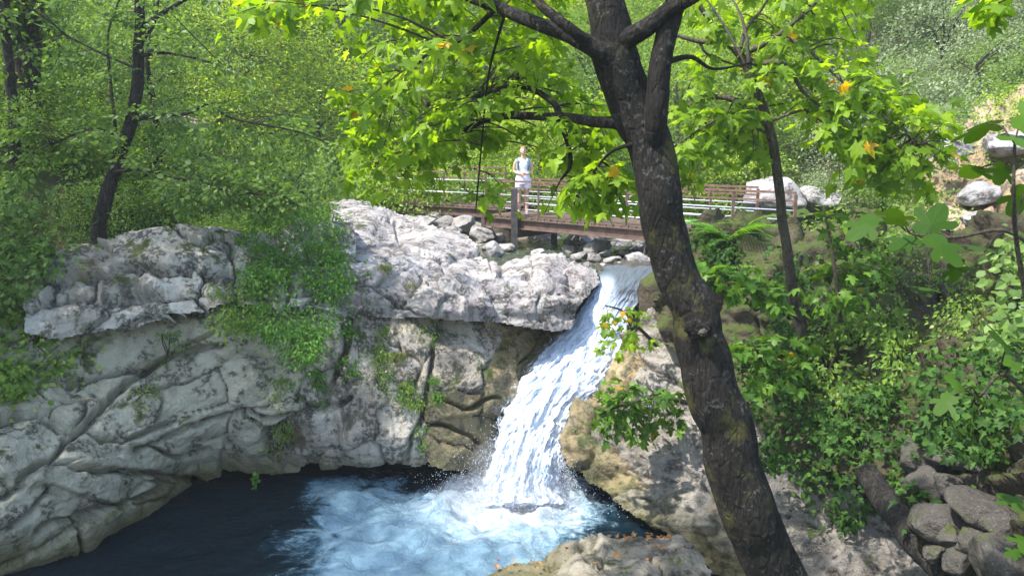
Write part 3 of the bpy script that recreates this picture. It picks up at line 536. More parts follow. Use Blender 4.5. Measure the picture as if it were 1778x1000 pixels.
for k, (x, y, w, h, d) in enumerate([(1600, 800, 90, 60, 7.45), (1650, 790, 80, 36, 7.2), (1605, 850, 80, 70, 7.1), (1660, 850, 70, 60, 6.8), (1640, 905, 110, 66, 6.4), (1700, 880, 120, 60, 6.2), (1655, 935, 50, 40, 6.1), (1700, 940, 76, 46, 5.8), (1610, 900, 70, 60, 6.8), (1665, 975, 60, 50, 5.8), (1740, 985, 110, 110, 5.2), (1745, 910, 80, 50, 5.7), (1575, 860, 60, 40, 7.4), (1690, 800, 60, 40, 6.9), (1620, 960, 40, 40, 6.3)]):
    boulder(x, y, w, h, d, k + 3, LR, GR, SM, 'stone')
# ------------------------------------------------------------------ footbridge
t = NT('weathered_steel'); n = t.noise(6, 7, .65); n2 = t.noise(30, 4)
M['steel'] = t.done(t.prin(t.mix(t.map(n, .35, .65), (.085, .055, .045), (.15, .095, .075)), .6, .35, t.bump(n2, .25, .01)))
t = NT('rusty_rail'); n = t.noise(9, 7, .65); M['rail'] = t.done(t.prin(t.mix(t.map(n, .35, .65), (.11, .06, .045), (.17, .10, .078)), .7, .3, t.bump(n, .3, .01)))
t = NT('dark_post'); n = t.noise(7, 6, .65); M['post'] = t.done(t.prin(t.mix(t.map(n, .3, .7), (.035, .032, .034), (.085, .075, .07)), .55, .4, t.bump(n, .2, .01)))
M['pipe'] = flat('galvanised_pipe', (.55, .58, .62), .4, .5, .15, 20, .05, .3)
M['plank'] = flat('weathered_deck_board', (.10, .07, .052), .85, .2, .35, 9, .4)
DZ = 3.72
br = empty('footbridge', P(905, 440, 19.5), 'rust-brown steel footbridge with pipe railings crossing the stream', 'footbridge')
def put(name, parts, mat, smooth=False):
    V, F = merge(parts if isinstance(parts, list) else [parts]); return obj(name, mesh(name, V, F, smooth), M[mat], br)
def ibeam(a, b, h, w, up=0):
    a = np.array(a, float); b = np.array(b, float); z = np.array([0, 0, 1.])
    return [bar(a - z * h / 2, b - z * h / 2, w * .14, h - .05), bar(a - z * .0125, b - z * .0125, w, .025), bar(a - z * (h - .0125), b - z * (h - .0125), w, .025)]
def at_z(x, d, z): r = ray(x, 400); p = EYE + r * (d / r[1]); return np.array([(x - 889) / FPX * (d * CT + (5.5 - z) * ST), d, z])
A = at_z(842, 20.4, DZ); B = at_z(1385, 15.0, DZ); dirR = (B - A) / np.linalg.norm(B - A); perR = np.array([-dirR[1], dirR[0], 0]); WD = 1.5
C = at_z(640, 25.2, DZ + .02); Dn = at_z(838, 22.7, DZ + .02); dirL = (Dn - C) / np.linalg.norm(Dn - C); perL = np.array([-dirL[1], dirL[0], 0])
z3 = np.array([0, 0, 1.])
put('beam', ibeam(A - z3 * .06, B - z3 * .06, .25, .16), 'steel'); put('beam', ibeam(A + perR * WD - z3 * .06, B + perR * WD - z3 * .06, .25, .16), 'steel')
put('beam', ibeam(C - z3 * .06, Dn + dirL * .8 - z3 * .06, .25, .16), 'steel'); put('beam', ibeam(C + perL * WD - z3 * .06, Dn + perL * WD + dirL * .8 - z3 * .06, .25, .16), 'steel')
for (a, dr, pr, L) in ((A, dirR, perR, np.linalg.norm(B - A)), (C, dirL, perL, np.linalg.norm(Dn - C) + .8)):
    k = 0
    while k * .2 < L - .1:
        c = a + dr * (k * .2 + .1); j = random.uniform(-.02, .02)
        put('deck_plank', [bar(c - pr * .03 + dr * j * .2 - z3 * .037, c + pr * (WD + .03 + j) - z3 * .037, .17 + j * .4, .045)], 'plank'); k += 1
def railing(a, b, h, n, ends=(1, 1), lines=(.32, .55), gap=.1):
    a = np.array(a); b = np.array(b)
    put('handrail', [bar(a + z3 * h, b + z3 * h, .045, .045)], 'rail')
    put('handrail', [bar(a + z3 * (h - .16), b + z3 * (h - .16), .035, .035)], 'rail')
    for f in lines:
        V, F, T = tube(np.stack([a + z3 * f, b + z3 * f]), .014, 8); put('pipe', [(V, F, T)], 'pipe', True)
    for k in range(n + 1):
        p = a + (b - a) * k / n; put('rail_post', [bar(p - z3 * .2, p + z3 * (h - .03), .055, .055)], 'rail' if k in (0, n) else 'steel')
railing(A + dirR * .5 + perR * .03, B - dirR * .1 + perR * .03, .86, 6, lines=(.18, .34, .52))
railing(A + perR * (WD - .03) + dirR * .1, B + perR * (WD - .03) - dirR * 1.5, .86, 6, lines=(.18, .34, .52))
railing(C + perL * .03, Dn + perL * .03 + dirL * .1, .95, 3, lines=(.36, .72))
railing(C + perL * (WD - .03) - dirL * .4, Dn + perL * (WD - .03) - dirL * .2, 1.05, 3, lines=(.36, .72))
pp = A + dirR * ((at_z(903, 19.7, DZ) - A) @ dirR) - perR * .15
put('pier_post', [bar([pp[0], pp[1], 2.2], [pp[0], pp[1], 4.42], .16, .19)], 'post'); pq = pp + perR * (WD + .1)
put('pier_post', [bar([pq[0], pq[1], 2.2], [pq[0], pq[1], 3.4], .16, .19)], 'post')
put('cross_beam', [bar([pp[0], pp[1], 3.30], [pq[0], pq[1], 3.30], .14, .2)], 'post')
put('bracket', [bar(A + np.array([-.05, 0, .1]), A + np.array([-.05, 0, -.55]), .1, .1)], 'steel')
put('sign_plate', [boxm(A + dirR * 5.1 - perR * .02 + z3 * .62, .16, .012, .12, np.stack([dirR, perR, z3], 1))], 'pipe')
# tree stump and roots behind the pier
# ------------------------------------------------------------------ person on the bridge
M['skin'] = flat('skin', (.60, .36, .27), .55, .35, .08, 30, .02); M['hair'] = flat('blond_hair', (.24, .145, .07), .6, .3, .3, 40, .3)
M['top'] = flat('white_cotton', (.78, .77, .80), .85, .2, .05, 30, .1); M['shorts'] = flat('pale_lilac_cotton', (.66, .64, .76), .85, .2, .06, 30, .1)
M['teal'] = flat('teal_nylon', (.03, .16, .22), .6, .3, .15, 30, .1); M['dark'] = flat('dark_eye', (.03, .02, .02), .4); M['lip'] = flat('lips', (.5, .17, .15), .5); M['white'] = flat('teeth', (.8, .78, .74), .4)
M['shoe'] = flat('grey_shoe', (.25, .24, .25), .7)
q0 = at_z(908, 20.15, DZ); FOOT = np.array([q0[0], q0[1], DZ - .012])
pe = empty('person', FOOT, 'person in white tank top and pale shorts with teal backpack standing on bridge', 'person')
pe.rotation_euler = (0, 0, 0)
def skin(name, verts, edges, rads, mat, sub=2):
    import bmesh
    me = bpy.data.meshes.new(name); bm = bmesh.new(); ly = bm.verts.layers.skin.verify()
    bs = [bm.verts.new(tuple(v)) for v in verts]
    for k, (b_, r_) in enumerate(zip(bs, rads)): b_[ly].radius = (r_, r_) if np.isscalar(r_) else r_; b_[ly].use_root = k == 0
    for a_, b_ in edges: bm.edges.new((bs[a_], bs[b_]))
    bm.to_mesh(me); bm.free(); me.materials.append(M[mat])
    o = obj(name, me, None, pe, True); m1 = o.modifiers.new('skin', 'SKIN'); m1.use_smooth_shade = True; m1.branch_smoothing = .6
    m2 = o.modifiers.new('sub', 'SUBSURF'); m2.levels = m2.render_levels = sub; return o
# local frame: x right in picture, y away, z up; faces the camera (-y)
bv = [(0, 0, .92), (0, -.005, 1.05), (0, .0, 1.22), (0, .005, 1.36), (0, 0, 1.44), (0, -.01, 1.50), (0, -.015, 1.56)]
be = [(0, 1), (1, 2), (2, 3), (3, 4), (4, 5), (5, 6)]; brd = [(.15, .11), (.125, .095), (.135, .10), (.14, .095), (.07, .06), (.052, .052), (.05, .05)]
for s in (-1, 1):
    k = len(bv); bv += [(.085 * s, 0, .86), (.095 * s, -.005, .66), (.095 * s, 0, .48), (.097 * s, .02, .30), (.1 * s, .015, .08), (.1 * s, -.03, .04), (.105 * s, -.13, .03)]
    be += [(0, k)] + [(k + j, k + j + 1) for j in range(6)]; brd += [.085, .075, .055, .052, .036, .036, (.04, .025)]
    k = len(bv); bv += [(.165 * s, .005, 1.39), (.215 * s, .02, 1.25), (.235 * s, .03, 1.11), (.14 * s, -.09, 1.06), (.07 * s, -.15, 1.055)]
    be += [(3, k)] + [(k + j, k + j + 1) for j in range(4)]; brd += [.055, .042, .036, .032, .026]
    h = k + 4
    for f in range(5):                        # five fingers, curled over the other hand
        L = (.075, .085, .09, .085, .06)[f]; zz = 1.08 - f * .017; kk = len(bv)
        bv += [(.045 * s, -.165, zz), ((.045 - L * .55) * s + .0, -.18 - .004 * s, zz - .004), ((.045 - L) * s, -.165 - .006 * s, zz - .012)]
        be += [(h, kk), (kk, kk + 1), (kk + 1, kk + 2)]; brd += [.010, .009, .008]
skin('body', bv, be, brd, 'skin', 1)
# head as a shaped ball
V = IV.copy(); Hd = V * np.array([.075, .095, .115]); jaw = np.clip(-V[:, 2], 0, 1); Hd[:, 0] *= 1 - .28 * jaw ** 1.3; Hd[:, 1] += -.012 * jaw; Hd[:, 1] *= np.where((V[:, 1] > 0) & (V[:, 2] < 0), 1 - .35 * jaw, 1)
fr = V[:, 1] < 0
Hd[:, 1] -= np.where(fr, .024 * np.exp(-(V[:, 0] / .13) ** 2 - ((V[:, 2] + .12) / .2) ** 2), 0)          # nose
Hd[:, 1] += np.where(fr, .012 * (np.exp(-((np.abs(V[:, 0]) - .38) / .16) ** 2 - ((V[:, 2] - .1) / .12) ** 2)), 0)  # eye sockets
hc = np.array([0, -.025, 1.615]); o = obj('head', mesh('head', Hd + hc, IF), M['skin'], pe, True)
for s in (-1, 1):
    V2 = IV[:, :] * np.array([.013, .006, .007]) + hc + np.array([.03 * s, -.083, .012]); e = obj('eye', mesh('eye', V2, IF), M['dark'], o, True)
    V2 = IV * np.array([.012, .02, .032]) + hc + np.array([.075 * s, .005, -.005]); obj('ear', mesh('ear', V2, IF), M['skin'], o, True)
V2 = IV * np.array([.028, .008, .009]); V2[:, 2] += .014 * (V2[:, 0] / .028) ** 2; obj('mouth', mesh('mouth', V2 + hc + np.array([0, -.086, -.06]), IF), M['lip'], o, True)
V2 = IV * np.array([.02, .006, .004]); V2[:, 2] += .010 * (V2[:, 0] / .028) ** 2; obj('teeth', mesh('teeth', V2 + hc + np.array([0, -.0925, -.058]), IF), M['white'], o, True)
Hr = Hd * 1.07; keep = (Hr[:, 2] > .055 + .0 * Hr[:, 0]) | ((Hr[:, 1] > .015) & (Hr[:, 2] > -.07)); sh = Hr + hc + np.array([0, .006, .006])
kf = keep[IF].all(1); u, inv = np.unique(IF[kf], return_inverse=True)
hm = sh[u] + .004 * fbm(sh[u] * 40, 2, 5)[:, None]; obj('hair', mesh('hair', hm, inv.reshape(-1, 3)), M['hair'], pe, True)
def loft(rings, mat, name, n=28):
    V = []; a = np.linspace(0, 2 * np.pi, n, endpoint=False)
    for (cx, cy_, z, rx, ry) in rings: V.append(np.stack([cx + rx * np.cos(a), cy_ + ry * np.sin(a), z + 0 * a + .004 * np.sin(5 * a)], -1))
    m_ = len(rings); i = np.arange(m_ - 1)[:, None] * n; j = np.arange(n)[None]; j2 = (j + 1) % n
    V = np.vstack(V); V = V + .004 * fbm(V * 14, 2, 3)[:, None]
    o = obj(name, mesh(name, V, np.stack([i + j, i + j2, i + n + j2, i + n + j], -1).reshape(-1, 4)), M[mat], pe, True); return o
loft([(0, 0, .93, .185, .135), (0, 0, 1.0, .172, .128), (0, 0, 1.10, .155, .12), (0, 0, 1.2, .16, .125), (0, -.005, 1.28, .168, .13), (0, 0, 1.34, .155, .115), (0, .0, 1.375, .13, .09)], 'top', 'tank_top')
for s in (-1, 1):
    a = np.linspace(0, 1, 9)[:, None]; V, F, T = tube(np.array([(.1 * s, -.098, 1.33), (.098 * s, -.09, 1.40), (.1 * s, -.02, 1.435), (.1 * s, .06, 1.42), (.1 * s, .095, 1.35)]), .02, 8)
    obj('shoulder_strap', mesh('shoulder_strap', *merge([(V, F, T)])), M['top'], pe, True)
    V, F, T = tube(catmull([(.125 * s, -.10, 1.14), (.135 * s, -.125, 1.25), (.132 * s, -.105, 1.36), (.125 * s, -.03, 1.445), (.12 * s, .08, 1.42), (.11 * s, .13, 1.3)], 5), .022, 8)
    obj('backpack_strap', mesh('backpack_strap', *merge([(V, F, T)])), M['teal'], pe, True)
loft([(0, 0, .99, .176, .132), (0, 0, .92, .19, .14), (0, 0, .85, .198, .142), (0, 0, .80, .20, .138)], 'shorts', 'shorts')
for s in (-1, 1):
    loft([(.092 * s, 0, .83, .108, .12), (.097 * s, 0, .76, .108, .115), (.1 * s, -.002, .66, .102, .108)], 'shorts', 'shorts_leg')
    V = IV * np.array([.048, .125, .042]); V[:, 2] = np.maximum(V[:, 2], -.03); obj('shoe', mesh('shoe', V + np.array([.1 * s, -.05, .03]), IF), M['shoe'], pe, True)
V = IV * np.array([1, 1, 1]); V = np.sign(V) * np.abs(V) ** .6 * np.array([.15, .085, .22]) + np.array([0, .2, 1.22]); obj('backpack', mesh('backpack', V, IF), M['teal'], pe, True)
# ------------------------------------------------------------------ leaves
def tmpl(half, cen, fold=.16, droop=.22):
    R = np.array(half, float); Lh = R[1:-1][::-1] * [-1, 1]; ring = np.vstack([R, Lh]); V2 = np.vstack([ring, [cen]])
    z = -fold * np.abs(V2[:, 0]) - droop * V2[:, 1] ** 2 + .04; n = len(ring); c = n
    return np.c_[V2, z], np.array([[c, k, (k + 1) % n] for k in range(n)])
PALM = tmpl([(0, 0), (.13, .03), (.40, -.04), (.31, .12), (.23, .2), (.42, .26), (.58, .46), (.36, .47), (.2, .5), (.2, .68), (.0, 1.0)], (0, .32))
PALM2 = tmpl([(0, 0), (.2, -.02), (.36, .02), (.26, .22), (.5, .34), (.52, .5), (.22, .48), (.16, .7), (.0, .98)], (0, .3), -.12, .35)
FIG = tmpl([(0, 0), (.18, -.03), (.36, .12), (.32, .26), (.24, .36), (.46, .44), (.54, .62), (.42, .7), (.24, .58), (.22, .78), (.14, .95), (0, 1.0)], (0, .35), .1, .2)
SIMP = (np.array([(0, 0, 0), (.27, .42, .06), (0, 1, -.06), (-.27, .42, .06)]), np.array([[0, 1, 2], [0, 2, 3]]))
ROUND = (np.array([(0, 0, 0), (.34, .25, .05), (.36, .6, .03), (0, 1, -.1), (-.36, .6, .03), (-.34, .25, .05)]), np.array([[0, 1, 2], [0, 2, 3], [0, 3, 4], [0, 4, 5]]))
def unit(v): return v / (np.linalg.norm(v, axis=-1)[..., None] + 1e-9)
def frames(d, nrm):
    d = unit(d); s = unit(np.cross(d, nrm)); n = np.cross(s, d); return s, d, n
def leafcloud(name, pos, d, nrm, size, T):
    s, d, n = frames(d, nrm); V0, F0 = T; size = np.asarray(size)[:, None, None]
    rv = np.random.default_rng(len(pos)); kx = rv.uniform(.75, 1.2, (len(pos), 1, 1)); kz = rv.uniform(-.6, 2.2, (len(pos), 1, 1)); tw = rv.normal(0, .25, (len(pos), 1))
    z0 = V0[None, :, 2:3] * kz + (V0[None, :, 0] * V0[None, :, 1] * tw)[..., None]
    V = pos[:, None] + size * (V0[None, :, 0:1] * kx * s[:, None] + V0[None, :, 1:2] * d[:, None] + z0 * n[:, None])
    F = F0[None] + len(V0) * np.arange(len(pos))[:, None, None]
    return mesh(name, V.reshape(-1, 3), F.reshape(-1, F0.shape[1]), False)
def rvec(rs, n, k=1.0): return rs.normal(0, k, (n, 3))
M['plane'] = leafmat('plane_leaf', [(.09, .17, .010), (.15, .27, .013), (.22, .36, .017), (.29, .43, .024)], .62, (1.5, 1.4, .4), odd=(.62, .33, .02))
M['plane_shade'] = leafmat('shade_tinted_plane_leaf', [(.05, .12, .014), (.09, .20, .02), (.15, .28, .025)], .5, (1.3, 1.25, .4), odd=(.55, .3, .03))  # darker copy of the plane leaf, shade put into its colour
M['sunleaf'] = leafmat('sun_tinted_leaf', [(.15, .25, .02), (.23, .36, .03), (.31, .45, .042), (.40, .51, .065)], .52, (1.35, 1.25, .45), odd=(.5, .32, .03))  # sunlight put into the leaf colour as a brighter, yellower green
M['midleaf'] = leafmat('green_leaf', [(.10, .19, .028), (.17, .28, .042), (.25, .37, .058)], .52, (1.25, 1.2, .5))
M['blueleaf'] = leafmat('blue_green_leaf', [(.09, .165, .04), (.15, .25, .055), (.23, .34, .075)], .52, (1.15, 1.2, .6))
M['greyleaf'] = leafmat('grey_green_leaf', [(.13, .18, .09), (.20, .26, .13), (.29, .34, .19)], .4, (1.15, 1.15, .7))
M['ivy'] = leafmat('ivy_leaf', [(.02, .055, .012), (.045, .11, .018), (.085, .175, .028)], .42, (1.25, 1.2, .4), .55, spec=.15)
M['fig'] = leafmat('fig_leaf', [(.025, .065, .008), (.045, .10, .01), (.07, .15, .014)], .4, (1.3, 1.2, .3), spec=.08)
M['fernleaf'] = leafmat('fern_green', [(.06, .16, .02), (.10, .25, .025), (.16, .32, .04)], .5, (1.3, 1.2, .4))
M['grassleaf'] = leafmat('grass_blade', [(.10, .14, .03), (.18, .22, .05), (.28, .30, .09)], .4, (1.2, 1.1, .5))
M['bark'] = barkmat('dark_bark', (.007, .006, .005), (.024, .0205, .017), .25, .42); M['twig'] = barkmat('twig_bark', (.05, .04, .028), (.11, .09, .065), .2, .1, 2)
M['bark2'] = barkmat('grey_brown_bark', (.06, .05, .037), (.15, .128, .10), .3, .2, 1.5); M['bark3'] = barkmat('black_bark', (.012, .011, .010), (.045, .04, .035), .2, .25, 1.2)
def tree_branch(root, name, pts, mat, n=10, lump=.08, seg=8):
    """pts: (px, py, depth, diameter px)"""
    a = np.array(pts, float); w = P(a[:, 0], a[:, 1], a[:, 2]); rad = a[:, 3] / 2 * a[:, 2] / FPX
    c = catmull(np.c_[w, rad], seg); path = c[:, :3]
    path = path + .25 * c[:, 3:4] * np.stack([vn(path * 3.1, 1), vn(path * 3.1, 2), vn(path * 3.1, 3)], -1)
    V, F, T = tube(path, np.maximum(c[:, 3], .003), n, lump, len(COL.objects) % 90)
    obj(name, mesh(name, *merge([(V, F, T)])), mat, root); return path
def region(rs, poly, n, d0, d1, dens=None):
    xs = [p[0] for p in poly]; ys = [p[1] for p in poly]; out = []
    while len(out) < n:
        x = rs.uniform(min(xs), max(xs)); y = rs.uniform(min(ys), max(ys))
        if inpoly(np.array(x), np.array(y), poly): out.append((x, y, rs.uniform(d0, d1)))
    a = np.array(out); return P(a[:, 0], a[:, 1], a[:, 2])
def leafy(root, bpts, targets, per, size, T, lmat, tmat, nparts=300, seed=0, droop=.45, spread=.16, twig=.006, alt=None, part='leaf', up=1.0, mass='foliage', clear=()):
    rs = np.random.default_rng(seed); tw = []; LP = []; LD = []; LN = []; LS = []
    bpts = np.asarray(bpts)
    for tg in targets:
        dd = np.linalg.norm(bpts - tg, axis=1) + .35 * np.maximum(0, tg[2] - bpts[:, 2]) + rs.uniform(0, .35, len(bpts)); b = bpts[dd.argmin()]; L = np.linalg.norm(tg - b)
        mid = (b + tg) / 2 + np.array([0, 0, .18 * L]) + rs.normal(0, .06 * L, 3)
        t_ = np.linspace(0, 1, 8)[:, None]; path = (1 - t_) ** 2 * b + 2 * t_ * (1 - t_) * mid + t_ ** 2 * tg
        tw.append(tube(path, np.linspace(twig * (1 + .8 * min(L, 2.5)), twig * .45, 8), 4))
        k = rs.poisson(per) + 2; f = np.clip(1 - rs.random(k) ** 1.2 * min(.75, .55 / max(L, .3) + .12), 0, 1); ix = f * 7; i0 = np.minimum(ix.astype(int), 6)
        p = path[i0] + (path[i0 + 1] - path[i0]) * (ix - i0)[:, None]; ax = unit(path[-1] - path[-3])
        side = unit(np.cross(ax, [0, 0, 1])); sg = rs.choice([-1, 1], k)[:, None]
        d = unit(ax * rs.uniform(.1, .9, (k, 1)) + side * sg * rs.uniform(.3, 1, (k, 1)) + np.array([0, 0, -1]) * rs.uniform(.1, 1.1, (k, 1)) * droop + rvec(rs, k, .25))
        pet = d * rs.uniform(.3, 1, (k, 1)) * spread; q = p + pet + rvec(rs, k, .03)
        nr = unit(np.array([0, 0, up]) + rvec(rs, k, .42) - d * 0)
        LP.append(q); LD.append(unit(d + np.array([0, 0, -.35 * droop]))); LN.append(nr); LS.append(size * rs.uniform(.55, 1.2, k))
    LP, LD, LN = map(np.vstack, (LP, LD, LN)); LS = np.concatenate(LS)
    x, y = PX(LP + LD * LS[:, None] * .5); keep = np.ones(len(LP), bool)
    for poly, pr_ in clear: keep &= ~(inpoly(x, y, poly) & (rs.random(len(LP)) < pr_))
    LP, LD, LN, LS = LP[keep], LD[keep], LN[keep], LS[keep]
    if len(tw):
        o = obj('twigs', mesh('twigs', *merge(tw)), tmat, root); o['kind'] = 'stuff'
    x, y = PX(LP); vis = (x > -30) & (x < 1808) & (y > -30) & (y < 1030); key = np.where(vis, LS / LP[:, 1], 0)
    if nparts:
        top = np.argsort(-key)[:nparts]; top = top[key[top] > 0]
        tm = []
        for TT in [(b_[0] * np.array([kx_, 1, kz_]) + np.c_[0 * b_[0][:, :2], tw_ * b_[0][:, 0] * b_[0][:, 1]], b_[1]) for b_ in ([T] + ([alt] if alt else [])) for kx_, kz_, tw_ in ((1, 1, 0), (.85, 2.0, .3), (1.15, -.5, -.25), (.95, 1.5, -.4))]:
            m_ = mesh(part, TT[0], TT[1], False); m_.materials.append(lmat); tm.append(m_)
        s, d, n = frames(LD[top], LN[top])
        for k, j in enumerate(top):
            Mx = Matrix.Identity(4)
            for r_ in range(3):
                for c_, v in enumerate((s[k], d[k], n[k])): Mx[r_][c_] = float(v[r_] * LS[j])
                Mx[r_][3] = float(LP[j][r_])
            o = bpy.data.objects.new(part, tm[k % len(tm)]); COL.objects.link(o); o.parent = root; o.matrix_parent_inverse = Matrix.Translation(-root.location); o.matrix_basis = Mx
        rest = np.setdiff1d(np.arange(len(LP)), top)
    else: rest = np.arange(len(LP))
    if len(rest):
        o = obj(mass, leafcloud(mass, LP[rest], LD[rest], LN[rest], LS[rest], T), lmat, root); o['kind'] = 'stuff'
    return len(LP)
# ------------------------------------------------------------------ the big leaning plane tree
pt = empty('plane_tree', P(1370, 1100, 6.0), 'big dark leaning tree with lichen-spotted mossy trunk and bright lobed leaves by the waterfall', 'tree')
TR = [(1440, 1200, 5.9, 144), (1385, 1080, 5.95, 113), (1346, 1000, 6, 104), (1302, 900, 6, 104), (1272, 800, 6, 101), (1243, 700, 6.02, 96), (1215, 600, 6.05, 89), (1190, 500, 6.1, 76), (1159, 400, 6.12, 75), (1135, 300, 6.15, 75), (1104, 200, 6.2, 78), (1080, 120, 6.2, 77), (1062, 60, 6.2, 72), (1046, 0, 6.2, 61), (1030, -90, 6.2, 55), (1010, -220, 6.2, 43)]
trunk_path = tree_branch(pt, 'trunk', TR, M['bark'], 44, .055, 12)
bp = [tree_branch(pt, 'branch', b, M['bark'], 12) for b in (
    [(1128, 330, 6.16, 16), (1132, 270, 6.1, 34), (1135, 225, 6.03, 40), (1140, 180, 6.0, 40), (1144, 140, 6.0, 38), (1154, 80, 6.0, 36), (1170, 20, 6.0, 36), (1190, -40, 6.0, 34), (1230, -130, 6.0, 30)],
    [(1062, 80, 6.15, 40), (1100, 62, 6.05, 34), (1135, 40, 5.98, 30), (1165, 15, 5.95, 28), (1215, -12, 5.9, 22), (1290, -60, 5.9, 16)],
    [(1070, 110, 6.15, 46), (1030, 84, 6.1, 34), (985, 62, 6.2, 27), (920, 38, 6.4, 23), (862, 14, 6.7, 20), (812, -6, 7.0, 17), (700, -40, 7.6, 12), (560, -50, 7.8, 8)],
    [(1030, 84, 6.1, 24), (1000, 60, 6.0, 20), (972, 38, 6.0, 18), (942, 12, 6.1, 16), (915, -20, 6.2, 14), (860, -80, 6.4, 10)],
    [(1112, 240, 6.15, 36), (1075, 216, 6.2, 23), (1035, 212, 6.4, 19), (970, 203, 6.8, 16), (880, 201, 7.3, 12), (832, 214, 7.6, 10), (775, 242, 8.0, 8), (715, 257, 8.4, 6), (650, 290, 8.8, 3)],
    [(972, 203, 6.8, 13), (958, 176, 6.9, 11), (908, 150, 7.1, 10), (850, 160, 7.4, 8), (790, 188, 7.8, 5), (740, 190, 8.2, 3)],
    [(970, 208, 6.8, 10), (986, 248, 6.85, 9), (990, 288, 6.9, 7), (974, 312, 6.95, 4)],
    [(862, 14, 6.7, 10), (800, 70, 7.0, 7), (745, 90, 7.4, 5), (700, 150, 7.8, 3), (660, 200, 8.1, 2)], [(880, 10, 6.6, 6), (850, 120, 7, 4), (840, 210, 7.3, 3), (830, 320, 7.6, 3), (826, 370, 7.7, 2)],
    [(1100, 250, 6.1, 8), (1060, 265, 6.2, 5), (1030, 300, 6.4, 4), (1000, 340, 6.6, 2)], [(1150, 110, 6.0, 12), (1200, 100, 6.2, 8), (1240, 120, 6.5, 5), (1300, 110, 6.8, 3)])]
bpts = np.vstack([b[2:] for b in bp[2:]] + [trunk_path[-20:]])
rs = np.random.default_rng(21)
polyA = [(600, 40), (760, -40), (1020, -40), (1050, 120), (1085, 230), (1098, 300), (1000, 300), (900, 260), (780, 280), (650, 290), (560, 230), (590, 130)]
tg = [region(rs, polyA, 130, 6.6, 9.2), region(rs, [(600, 230), (760, 230), (760, 330), (640, 340), (590, 300)], 16, 7.8, 9.2), region(rs, [(1000, 290), (1095, 280), (1100, 375), (1010, 385), (940, 370)], 24, 6.3, 7.0),
      region(rs, [(690, 320), (770, 320), (760, 350), (700, 350)], 3, 8.0, 8.8), region(rs, [(830, 330), (900, 320), (880, 360), (820, 410)], 5, 7.2, 7.8), region(rs, [(360, -30), (560, -30), (540, 40), (400, 45)], 12, 6.0, 7.6), region(rs, [(600, -120), (1200, -120), (1200, 0), (600, 0)], 22, 5.6, 9)]
nleaf = leafy(pt, bpts, np.vstack(tg), 13, .145, PALM, M['plane'], M['twig'], 300, 5, alt=PALM2, clear=[([(880, 245), (936, 245), (936, 372), (880, 372)], .96), ([(640, 292), (1000, 292), (1000, 420), (640, 420)], .72), ([(1000, 330), (1110, 330), (1110, 430), (1000, 430)], .5), ([(560, 380), (1300, 380), (1300, 600), (560, 600)], .8)])
# knot and burl on the trunk
kc = P(1213, 572, 5.84); V = IV * np.array([.10, .05, .075]); V *= (1 + .2 * fbm(IV * 2.5, 3, 7))[:, None]; obj('burl', mesh('burl', V + kc, IF), M['bark'], pt)
V = IV * np.array([.032, .03, .03]); V *= (1 + .25 * fbm(IV * 3, 3, 9))[:, None]; obj('knot', mesh('knot', V + kc + np.array([.02, -.045, -.01]), IF), M['bark2'], pt)
# slender tree beyond it on the right bank
st = empty('slender_tree', S_moss(1398, 610), 'slender grey-brown tree with lobed leaves growing by the mossy rock', 'tree')
b0 = tree_branch(st, 'trunk', [(1402, 640, 10.5, 19), (1392, 590, 10.5, 19), (1378, 520, 10.4, 18), (1369, 450, 10.3, 17), (1356, 360, 10.2, 16), (1346, 280, 10.1, 16), (1330, 200, 10, 15), (1305, 140, 10, 15), (1284, 96, 10, 14), (1255, 65, 10, 11), (1228, 30, 10, 8), (1205, -10, 10, 8), (1180, -80, 10, 5)], M['bark2'], 16, .06)
bp = [tree_branch(st, 'branch', b, M['bark2'], 8) for b in (
    [(1284, 96, 10, 12), (1340, 70, 9.8, 10), (1390, 30, 9.6, 8), (1440, -20, 9.5, 6)], [(1290, 104, 10, 12), (1320, 112, 9.9, 11), (1360, 110, 9.7, 9), (1400, 165, 9.4, 6), (1450, 200, 9.2, 4)],
    [(1352, 62, 9.8, 7), (1400, 85, 9.5, 6), (1450, 130, 9.2, 5), (1505, 180, 9.0, 3), (1600, 250, 8.8, 2)], [(1258, 72, 10, 9), (1215, 72, 10.1, 8), (1175, 62, 10.2, 6)], [(1215, 74, 10.1, 5), (1230, 95, 10.1, 4), (1290, 118, 10.2, 3)],
    [(1332, 215, 10, 14), (1300, 190, 10.2, 13), (1270, 172, 10.3, 10), (1225, 170, 10.4, 8), (1180, 192, 10.5, 5), (1150, 195, 10.5, 3)], [(1335, 212, 10, 6), (1380, 195, 9.8, 5), (1430, 185, 9.6, 3)], [(1285, 85, 10, 7), (1296, 50, 10, 6), (1320, 20, 10, 5), (1345, -20, 10, 4)],
    [(1330, 230, 10, 5), (1260, 205, 9.9, 4), (1200, 235, 9.8, 3), (1160, 262, 9.8, 2)])]
rs = np.random.default_rng(31)
tg = [region(rs, [(1185, -20), (1500, -20), (1530, 110), (1470, 190), (1300, 190), (1190, 150)], 62, 9, 11), region(rs, [(1400, 110), (1540, 120), (1650, 200), (1700, 260), (1600, 330), (1500, 290), (1420, 230)], 44, 8.6, 9.8), region(rs, [(1165, 170), (1330, 190), (1330, 300), (1190, 320), (1160, 250)], 30, 9.4, 10.6), region(rs, [(1400, 230), (1560, 300), (1560, 380), (1420, 330)], 16, 9, 10.4), region(rs, [(1150, -120), (1600, -120), (1500, 0), (1200, 0)], 10, 8, 11)]
leafy(st, np.vstack([b[2:] for b in bp] + [b0[-30:]]), np.vstack(tg), 11, .175, PALM, M['plane'], M['twig'], 300, 6, alt=PALM2)
